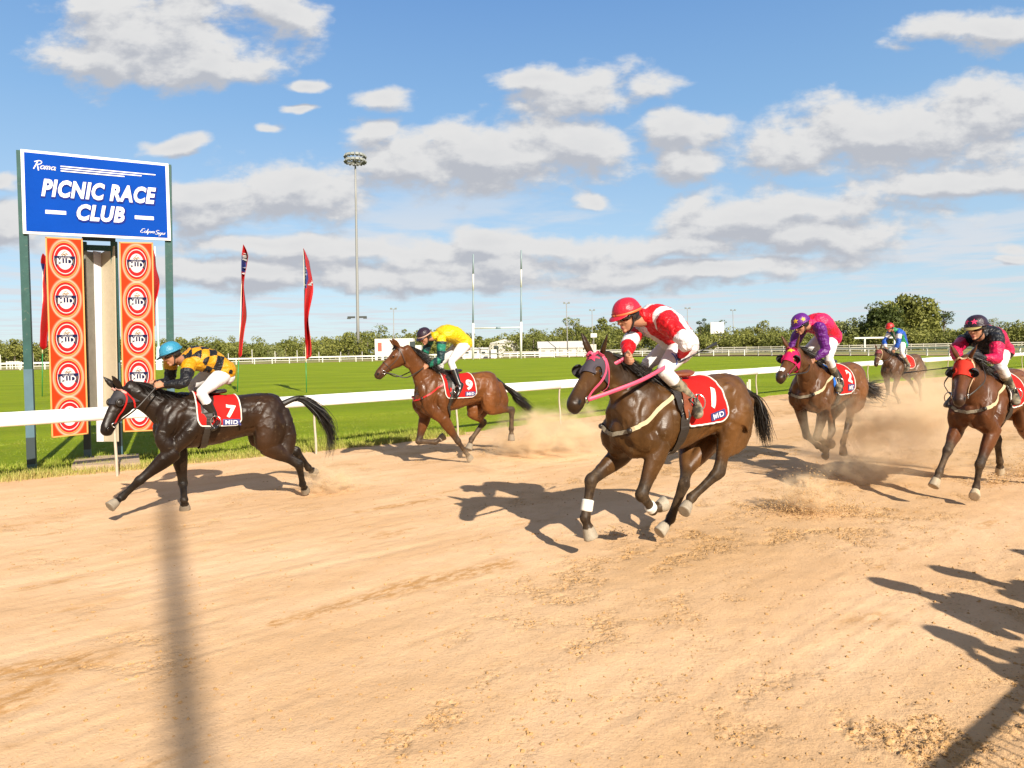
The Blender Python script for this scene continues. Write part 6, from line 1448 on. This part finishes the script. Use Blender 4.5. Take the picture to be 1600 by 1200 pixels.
# ------------------------------------------------------------------ distant buildings
M_SHEDW = mat("white_shed_cladding", (.52, .49, .42), .7, spec=.2, var=.08, vscale=1.5); M_ROOFL = mat("light_roof", (.50, .48, .44), .6); M_WIND = mat("dark_window", (.05, .06, .06), .2); M_REDSIGN = mat("faded_red_sign", (.55, .10, .07), .6)
def shed(name, label, cat, p0, p1, Y, ytop, depth, roof=.0, windows=0, mt=None, roofm=None, zb=0.0, doors=0, gable=False):
    a = At(p0, 555, Y); b = At(p1, 555, Y); a[2] = b[2] = zb; z1 = At((p0 + p1) / 2, ytop, Y)[2]; w = b[0] - a[0]; o = empty(name, tuple(a)); tag(o, label, cat)
    hh = z1 - zb; wall_h = hh * (1 - roof)
    mb = MB(); mb.box((w / 2, depth / 2, wall_h / 2), (w, depth, wall_h)); mb.build("wall", mt or M_SHEDW, o)
    if roof:
        ov = .25; mb = MB(); V_ = []
        for x in (-ov, w + ov): V_ += [(x, -ov, wall_h + .003), (x, depth / 2, hh), (x, depth + ov, wall_h + .003), (x, -ov, wall_h - .08), (x, depth + ov, wall_h - .08)]
        if gable:
            V_ = []
            for y in (-ov, depth + ov): V_ += [(-ov, y, wall_h + .003), (w / 2, y, hh), (w + ov, y, wall_h + .003), (-ov, y, wall_h - .08), (w + ov, y, wall_h - .08)]
        mb.add(V_, [(0, 1, 6, 5), (1, 2, 7, 6), (3, 0, 5, 8), (2, 4, 9, 7), (4, 3, 8, 9), (0, 3, 4, 2, 1), (5, 6, 7, 9, 8)]); mb.build("roof", roofm or M_ROOFL, o)
    for k in range(windows):
        x = w * (k + .5) / windows; mb = MB(); mb.box((x, -.03, wall_h * .55), (w / windows * .45, .06, wall_h * .35)); mb.build("window", M_WIND, o)
    for k in range(doors): mb = MB(); mb.box((w * (.22 + .5 * k), -.03, wall_h * .42), (w * .16, .06, wall_h * .8)); mb.build("door", M_WIND, o)
    return o, w, hh
o, w, hh = shed("white_truck_body", "white box truck parked beyond the far rail behind the bay horse's head", "truck", 586, 646, 165, 529, 3, mt=M_FARW)
o.name = "box_truck"
mb = MB(); mb.box((w * .13, -.04, hh * .62), (w * .10, .06, hh * .40)); mb.build("sign_panel", M_REDSIGN, o)
mb = MB(); mb.box((w + .9, 1.5, hh * .36), (1.8, 2.8, hh * .62)); cb = mb.build("cab", M_FARW, o)
mb = MB(); mb.box((w * .985, -.05, hh * .70), (w * .14, .06, hh * .30)); mb.build("window", M_WIND, o)
for x in (.12, .28, .86): 
    mb = MB(); mb.tube([(w * x, -.15, .5), (w * x, .35, .5)], .5, 14, lref=(0, 0, 1)); mb.build("wheel", M_DARKM, o, True)
shed("caravan", "low white caravan parked right of the yellow jockey", "caravan", 723, 762, 165, 543, 3, roof=.15, windows=3, mt=M_FARW)
shed("site_office", "small flat white hut beside the caravan beyond the far rail", "hut", 763, 776, 160, 546, 3, mt=M_FARW, doors=1)
shed("farm_shed", "pale shed with a low gabled roof between the goal posts", "shed", 765, 812, 185, 530, 8, roof=.22, mt=M_SHEDW, doors=1, gable=True)
shed("long_shed", "long white shed with a pale sloping roof left of the nearest horse's ears", "shed", 842, 911, 170, 533, 6, roof=.42, windows=5, mt=M_SHEDW)
shed("annexe", "narrow cream annexe joined to the right of the long white shed", "shed", 912, 932, 172, 538, 5, mt=M_SHEDW, doors=1)
shed("cottage", "little grey-roofed cottage behind the purple jockey's arm", "cottage", 1283, 1308, 195, 538, 6, roof=.4, mt=mat("grey_cottage", (.45, .45, .45), .7), roofm=mat("grey_roof", (.34, .36, .38), .6), windows=2)
# scoreboard
a = At(1110, 548, 200); a[2] = 0; o = empty("scoreboard", tuple(a)); tag(o, "blank white scoreboard raised on a post above a small white box", "scoreboard")
z0, z1 = At(1120, 521, 200)[2], At(1120, 503.5, 200)[2]; w = At(1131, 548, 200)[0] - a[0]
mb = MB(); mb.box((w / 2, 0, (z0 + z1) / 2), (w, .5, z1 - z0)); mb.build("panel", M_FARW, o)
mb = MB(); mb.box((w * .68, .3, z0 / 2), (.5, .5, z0)); mb.build("post", M_GALV, o)
zb_ = At(1120, 534, 200)[2]; mb = MB(); mb.box((w * .38, 0, zb_ / 2), (w * 1.15, 2.0, zb_)); mb.build("base_box", M_FARW, o)
# small sign board on pole
a = At(928, 548, 168); a[2] = 0; o = empty("notice_board", tuple(a)); tag(o, "small white notice board on a pole over the shed annexe", "notice board"); z1 = At(928, 524, 168)[2]; mb = MB(); mb.box((0, 0, z1), (1.5, .15, 1.0)); mb.build("panel", M_FARW, o); mb = MB(); mb.box((0, .1, z1 / 2), (.15, .15, z1)); mb.build("post", M_GALV, o)
# pergola
a = At(1351, 545, 150); a[2] = 0; o = empty("pergola", tuple(a)); tag(o, "white open shade frame behind the farthest horse", "pergola"); z1 = At(1351, 528, 150)[2]; mb = MB(); mb.box((2.2, 0, z1), (9, .3, .35)); mb.build("beam", M_FARW, o)
for x in (0, 6.5): mb = MB(); mb.box((x, 0, z1 / 2 - .1), (.28, .28, z1 - .2)); mb.build("post", M_FARW, o)

# ------------------------------------------------------------------ trees
def leaf_mat(name, c0, c1):
    m = bpy.data.materials.new(name); m.use_nodes = True; nt = m.node_tree; nt.nodes.clear()
    b = N(nt, 'ShaderNodeBsdfPrincipled'); tr = N(nt, 'ShaderNodeBsdfTranslucent'); mx = N(nt, 'ShaderNodeMixShader'); mx.inputs[0].default_value = .22; o = N(nt, 'ShaderNodeOutputMaterial')
    a = N(nt, 'ShaderNodeVertexColor'); a.layer_name = 'Col'; s_ = N(nt, 'ShaderNodeSeparateColor'); nt.links.new(a.outputs[0], s_.inputs[0])
    c = mixc(nt, s_.outputs[0], c0, c1); nt.links.new(c, b.inputs['Base Color']); nt.links.new(c, tr.inputs[0]); b.inputs['Roughness'].default_value = .6; b.inputs['Specular IOR Level'].default_value = .25
    nt.links.new(b.outputs[0], mx.inputs[1]); nt.links.new(tr.outputs[0], mx.inputs[2]); nt.links.new(mx.outputs[0], o.inputs[0]); return m
M_LEAF = leaf_mat("eucalypt_leaf", (.10, .12, .024), (.26, .26, .062)); M_LEAFD = leaf_mat("dark_leaf", (.035, .055, .012), (.10, .12, .025)); M_LEAFP = leaf_mat("pale_leaf", (.14, .17, .05), (.30, .31, .12))
M_BARK = mat("bark", (.16, .13, .10), .9, var=.3)
def crown(n, W, Hc, z0, clumps, seed, ls=(.25, .5), dens=.8, shape=1.0):
    rg = np.random.default_rng(seed); C_ = rg.standard_normal((clumps, 3)); C_ /= np.linalg.norm(C_, axis=1)[:, None]; C_ *= rg.uniform(.25, .95, (clumps, 1)) ** .6
    C_ = C_ * np.array([W / 2, W / 2 * .8, Hc / 2]) ; C_[:, 2] += z0 + Hc / 2; rad = rg.uniform(.14, .30, clumps) * W * shape
    k = rg.integers(0, clumps, n); d = rg.standard_normal((n, 3)); d /= np.linalg.norm(d, axis=1)[:, None]; P = C_[k] + d * (rad[k] * rg.uniform(.35, 1, n) ** .5)[:, None] * np.array([1, 1, .75])
    sz = rg.uniform(*ls, n)[:, None]; a = rg.standard_normal((n, 3)); a /= np.linalg.norm(a, axis=1)[:, None]; b = np.cross(a, rg.standard_normal((n, 3))); b /= np.linalg.norm(b, axis=1)[:, None]
    V_ = np.stack([P - a * sz, P + b * sz * .6, P + a * sz, P - b * sz * .6], 1).reshape(-1, 3)
    tone = np.clip(rg.uniform(0, 1, clumps)[k] * .6 + rg.uniform(0, .5, n), 0, 1); return V_, tone, C_
def tree(px, ybase, ytop, wpx, Y, label, name, lm, seed, n=2600, clumps=22, trunkf=.28, ls=None, shape=1.0, group=None, cat="tree"):
    b = At(px, ybase, Y); b[2] = 0; z1 = At(px, ytop, Y)[2]; W = wpx * Y / FPX; o = empty(name, tuple(b)); tag(o, label, cat, group)
    V_, tone, C_ = crown(n, W * .86, z1 * (1 - trunkf), z1 * trunkf, clumps, seed, ls or (W * .018, W * .045), shape=shape)
    F_ = np.arange(len(V_)).reshape(-1, 4); oc = mesh_obj("crown", V_, F_, lm, o, False); setcol(oc, np.repeat(np.column_stack([tone] * 3), 4, 0))
    mb = MB(); mb.add(*loft([(0, 0, -.2, W * .035, W * .035), (.1, 0, z1 * trunkf, W * .026, W * .026), (0, .1, z1 * (trunkf + .3), W * .014, W * .014)], 8, 3, cap=0))
    for c in C_[: min(8, len(C_))]: mb.add(*loft([(0, 0, z1 * trunkf * .8, W * .016, W * .016), (*(c * np.array([.55, .55, 1]) * np.array([1, 1, .85])), W * .009, W * .009), (*c, W * .004, W * .004)], 6, 2, lref=(.3, 1, .2), cap=0))
    mb.build("trunk", M_BARK, o, True)
tree(1378, 547, 476, 66, 200, "left half of the tall dense gum behind the farthest jockey, darker crown", "gum_tree", M_LEAFD, 11, 7000, 44, .06)
tree(1419, 547, 461, 84, 205, "tallest broad gum tree on the skyline, right behind the farthest jockey", "gum_tree", M_LEAF, 12, 10000, 56, .06)
tree(1319, 547, 496, 66, 205, "sparse pale gum between the purple jockey and the tallest tree", "gum_tree", M_LEAFP, 13, 1800, 18, .14, shape=.8)
tree(1474, 545, 489, 36, 230, "umbrella-shaped dark tree with a bare lower trunk right of the tallest gum", "stone_pine", M_LEAFD, 14, 900, 12, .72, shape=.9)
tree(1551, 545, 494, 20, 230, "small round-topped tree above the right end of the wood", "round_tree", M_LEAF, 15, 700, 10, .55)
tree(1097, 548, 495, 28, 215, "round dark tree left of the white scoreboard", "gum_tree", M_LEAFD, 16, 1600, 14, .15)
tree(1124, 548, 496, 30, 222, "bushy tree rising behind the white scoreboard", "gum_tree", M_LEAFD, 17, 1600, 14, .15)
tree(892, 548, 499, 44, 215, "tall olive tree standing behind the long white shed", "gum_tree", M_LEAF, 18, 2200, 18, .12)
tree(938, 548, 497, 46, 212, "tall olive tree just left of the red cap", "gum_tree", M_LEAF, 19, 2200, 18, .12)
tree(1195, 548, 502, 40, 220, "middle-sized rounded tree left of the purple cap", "gum_tree", M_LEAF, 20, 1800, 16, .12)
tree(1166, 548, 503, 30, 220, "narrow tree right of the white scoreboard", "gum_tree", M_LEAF, 21, 1400, 12, .12)
tree(725, 552, 517, 30, 215, "dark rounded tree left of the goal posts", "gum_tree", M_LEAFD, 22, 1200, 12, .2)
tree(430, 562, 541, 34, 165, "low yellow-green bush behind the far rail between the flags", "bush", M_LEAFP, 23, 900, 10, .02, cat="bush")
# the wood behind: one mass
prof = [(-260, 520), (0, 524), (60, 532), (95, 522), (200, 525), (300, 530), (400, 527), (470, 529), (540, 520), (575, 512), (640, 517), (700, 519), (790, 520), (860, 513), (900, 506), (950, 505), (1010, 508), (1060, 506), (1110, 505), (1180, 508), (1230, 513), (1290, 512), (1350, 510), (1420, 505), (1460, 509), (1540, 506), (1600, 502), (1800, 498), (2300, 490)]
pxs = [p[0] for p in prof]; pys = [p[1] for p in prof]; AV = []; AT = []; rg = np.random.default_rng(5); TM = MB()
px = -260.0; k = 0
while px < 2300:
    for row in range(2):
        Y = (188, 235)[row] + rg.uniform(-10, 14); x = px + rg.uniform(-6, 6); b = At(x, 550, Y); ztop = At(x, np.interp(x, pxs, pys), Y)[2] * rg.uniform(.62, 1.0 if row == 0 else 1.10); W = rg.uniform(4.5, 11)
        nl = int(950 * (1.0 if -60 < x < 1700 else .35)); V_, tone, C_ = crown(nl, W, ztop * .95, ztop * .04, 11, 100 + k, (.16, .40)); V_[:, 0] += b[0]; V_[:, 1] += b[1]; AV.append(V_); AT.append(np.clip(tone * .8 + rg.uniform(-.15, .25), 0, 1)); k += 1
        TM.tube([(b[0], b[1], 0), (b[0] + rg.uniform(-.5, .5), b[1], ztop * .7)], [.22, .08], 5)
    px += rg.uniform(9, 14)
AV = np.concatenate(AV); AT = np.concatenate(AT); wo_ = mesh_obj("woodland", AV, np.arange(len(AV)).reshape(-1, 4), M_LEAF, None, False); setcol(wo_, np.repeat(np.column_stack([AT] * 3), 4, 0)); tag(wo_, "continuous olive-green belt of gum woodland along the horizon", "woodland", kind='stuff')
tr_o = TM.build("woodland_trunks", M_BARK, None); tag(tr_o, "grey trunks of the distant woodland belt", "woodland", kind='stuff')

# ------------------------------------------------------------------ spectators, fence and mast beside the camera: they throw the shadows in the foreground
fdir = np.array([.79, .613]); fo = np.array([2.62, 1.22])
fp = [tuple(fo + fdir * t) for t in (-9.5, 14.0)]
fr_ = long_fence("spectator_fence", "steel mesh crowd fence along the near side of the track", fp, 1.12, [(1.15, .05), (.12, .03)], 2.4, .04, M_GALV, bh=.06)
mb = MB()
for t in np.arange(-9.4, 14.0, .075): p = np.array([*(fo + fdir * t - np.array(fp[0])), 0]); mb.box(p + V3(0, 0, .62), (.006, .006, 1.0))
mb.build("mesh_wires", M_GALV, fr_)
def bystander(tip, hz, label, jc, look, arms, seed):
    arms = dn_ if seed != 2 else dict(elL=(.30, .26, 1.28), haL=(.30, .10, 1.52), elR=(.16, -.27, 1.14), haR=(.36, -.16, 1.16))
    tip = np.array(tip); base = tip - SH * hz / math.tan(SUN_EL); ang = math.atan2(TN[1], TN[0])
    Q = dict(pelvis=(0, 0, .95), neck=(.12, 0, 1.45), head=(.17, 0, 1.63), shoL=(.11, .18, 1.40), shoR=(.11, -.18, 1.40), hipL=(0, .10, .93), hipR=(0, -.10, .93), knL=(.03, .12, .50), knR=(.03, -.12, .50), anL=(-.02, .13, .09), anR=(-.02, -.13, .09), toL=(.15, .15, .04), toR=(.15, -.15, .04))
    Q.update(arms); k_ = hz / (max(v[2] for v in Q.values()) + (.14 if Q['head'][2] >= max(v[2] for v in Q.values()) - .01 else .05))
    return figure("spectator", label, Q, look, dict(pattern=plain(jc), helmet=dict(mat=mat("straw_hat", (.5, .4, .2), .8)) , goggles=False, bow=.02, voxel=.014, bmat=mat("denim", (.05, .07, .13), .8), boot=M_LEATHER, jmat=M_SILK), (*base, 0), ang, k_, standing=True, group="spectators at the near fence")
up_ = dict(elL=(.38, .26, 1.52), haL=(.42, .10, 1.72), elR=(.38, -.26, 1.50), haR=(.42, -.08, 1.72)); dn_ = dict(elL=(.16, .27, 1.14), haL=(.36, .16, 1.16), elR=(.16, -.27, 1.14), haR=(.36, -.16, 1.16)); pt_ = dict(elL=(.40, .34, 1.44), haL=(.72, .36, 1.54), elR=(.16, -.27, 1.14), haR=(.36, -.16, 1.16))
bystander((2.95, 5.22), 1.78, "spectator in a blue shirt standing second along the crowd fence", (.1, .2, .5), (.95, 0, .05), up_, 0)
bystander((3.60, 5.48), 1.84, "spectator in a white shirt and straw hat behind the fence", (.6, .6, .6), (.95, .1, 0), dn_, 1)
bystander((2.80, 4.28), 1.66, "spectator in a red shirt with one hand raised to the face", (.5, .05, .05), (.95, .1, 0), pt_, 2)
bystander((4.6, 5.9), 1.80, "spectator in a green shirt and straw hat at the end of the group", (.1, .3, .1), (.95, -.1, 0), dn_, 3)
tip = G(262, 785)[:2]; base = tip - SH * 17 / math.tan(SUN_EL); o = empty("floodlight_mast", (*base, 0)); tag(o, "plain steel lighting mast standing behind the crowd fence", "mast")
mb = MB(); mb.tube([(0, 0, 0), (0, 0, 17)], [.11, .07], 12); mb.build("mast", M_GALV, o, True)
mb = MB(); mb.box((0, 0, 17.05), (.16, .16, .12)); mb.build("cap", M_GALV, o)

# ------------------------------------------------------------------ dust
def dust_mat(name, dens, scale, colr=(1.0, .83, .58), seed=0.0, lo=.44, hi=.72):
    m = bpy.data.materials.new(name); m.use_nodes = True; nt = m.node_tree; nt.nodes.clear(); o = N(nt, 'ShaderNodeOutputMaterial'); pv = N(nt, 'ShaderNodeVolumePrincipled'); nt.links.new(pv.outputs[0], o.inputs['Volume'])
    pv.inputs['Color'].default_value = (*colr, 1); pv.inputs['Anisotropy'].default_value = .1
    t = N(nt, 'ShaderNodeTexCoord'); P = t.outputs['Object']; r = vmath(nt, 'LENGTH', P, out=1); fall = maprange(nt, r, 1.0, .25)
    n = noise_tex(nt, vmath(nt, 'ADD', vmath(nt, 'MULTIPLY', P, (1, 1, .9)), (seed, seed * 2, 0)), scale, 5, .62, dist=.4); d = math_(nt, 'MULTIPLY', math_(nt, 'MULTIPLY', fall, maprange(nt, n, lo, hi)), dens * 1.5); nt.links.new(d, pv.inputs['Density']); return m
def dust(px, py, wpx, hpx, dens, label, seed, Y=None, scale=2.6, deep=.8, lo=.44, hi=.72):
    g = G(px, py) if Y is None else At(px, py, Y); g[2] = 0; Yd = g[1]; w = wpx * Yd / FPX / 2; h = hpx * Yd / FPX
    V_, F_ = sphere((0, 0, 0), 1.0, 20); o = mesh_obj("dust_cloud", V_, F_, dust_mat("dust_%d" % seed, dens, scale, seed=seed * 1.7, lo=lo, hi=hi)); o.location = (g[0], g[1], h * .42); o.scale = (w, w * deep, h * .62); o.rotation_euler = (0, 0, math.radians(-40)); tag(o, label, "dust", kind='stuff')
dust(840, 710, 210, 78, 6.5, "puff of dust kicked up behind the bay number 9 horse", 1)
dust(900, 705, 150, 90, 3.0, "thin dust drifting in front of the nearest horse's chest", 2)
dust(1345, 752, 230, 150, 4.2, "dust cloud rolling behind the pink-hooded horse", 3)
dust(1450, 735, 190, 190, 2.4, "tall brown dust haze left of the horse at the right edge", 4, lo=.40)
dust(1262, 800, 120, 66, 16.0, "low burst of sand where a hoof has struck", 5, scale=3.5)
dust(512, 766, 130, 44, 12.0, "small puff of sand behind the leading horse's hind hooves", 6, scale=3.0)
dust(1600, 738, 80, 60, 6.0, "dust spurt at the right edge of the frame", 7)
dust(1420, 660, 240, 80, .55, "veil of dust around the farthest horse", 8, lo=.38, hi=.6)
dust(760, 735, 140, 40, 1.6, "faint dust trailing under the bay number 9 horse", 9)
M_GRAIN = mat('sand_grain', (.50, .32, .15), .95, spec=.1)
def spray(name, px, py, cnt, spread, hgt, label, smin=.003, smax=.012):
    g = G(px, py)
    def gen(n):
        a = RNG.uniform(0, 6.28, n); r_ = np.abs(RNG.standard_normal(n)) * spread; return np.column_stack([g[0] + r_ * np.cos(a) * 1.3, g[1] + r_ * np.sin(a) * .6, np.abs(RNG.standard_normal(n)) ** 1.3 * hgt * np.exp(-(r_ / spread) ** 2 * .3)])
    tag(clods(name, cnt, gen, smin, smax, M_GRAIN), label, "flying sand", kind='stuff')
spray("flying_sand", 1265, 800, 7000, .30, .13, "burst of flying sand grains thrown up by a hoof in the middle of the track")
spray("flying_sand", 505, 765, 900, .22, .06, "sand grains flicked up behind the leading horse")
spray("flying_sand", 820, 705, 1200, .40, .12, "sand grains thrown up behind the bay number 9 horse", .004, .016)
spray("flying_sand", 1600, 745, 1500, .22, .14, "sand grains thrown up at the right edge of the frame")
spray("flying_sand", 1555, 755, 700, .20, .06, "sand kicked loose under the horse at the right edge")
spray("flying_sand", 960, 835, 260, .14, .05, "loose sand lifted around the leading fore hoof of the nearest horse")
spray("flying_sand", 1330, 745, 900, .35, .12, "sand grains thrown up under the pink-hooded horse")
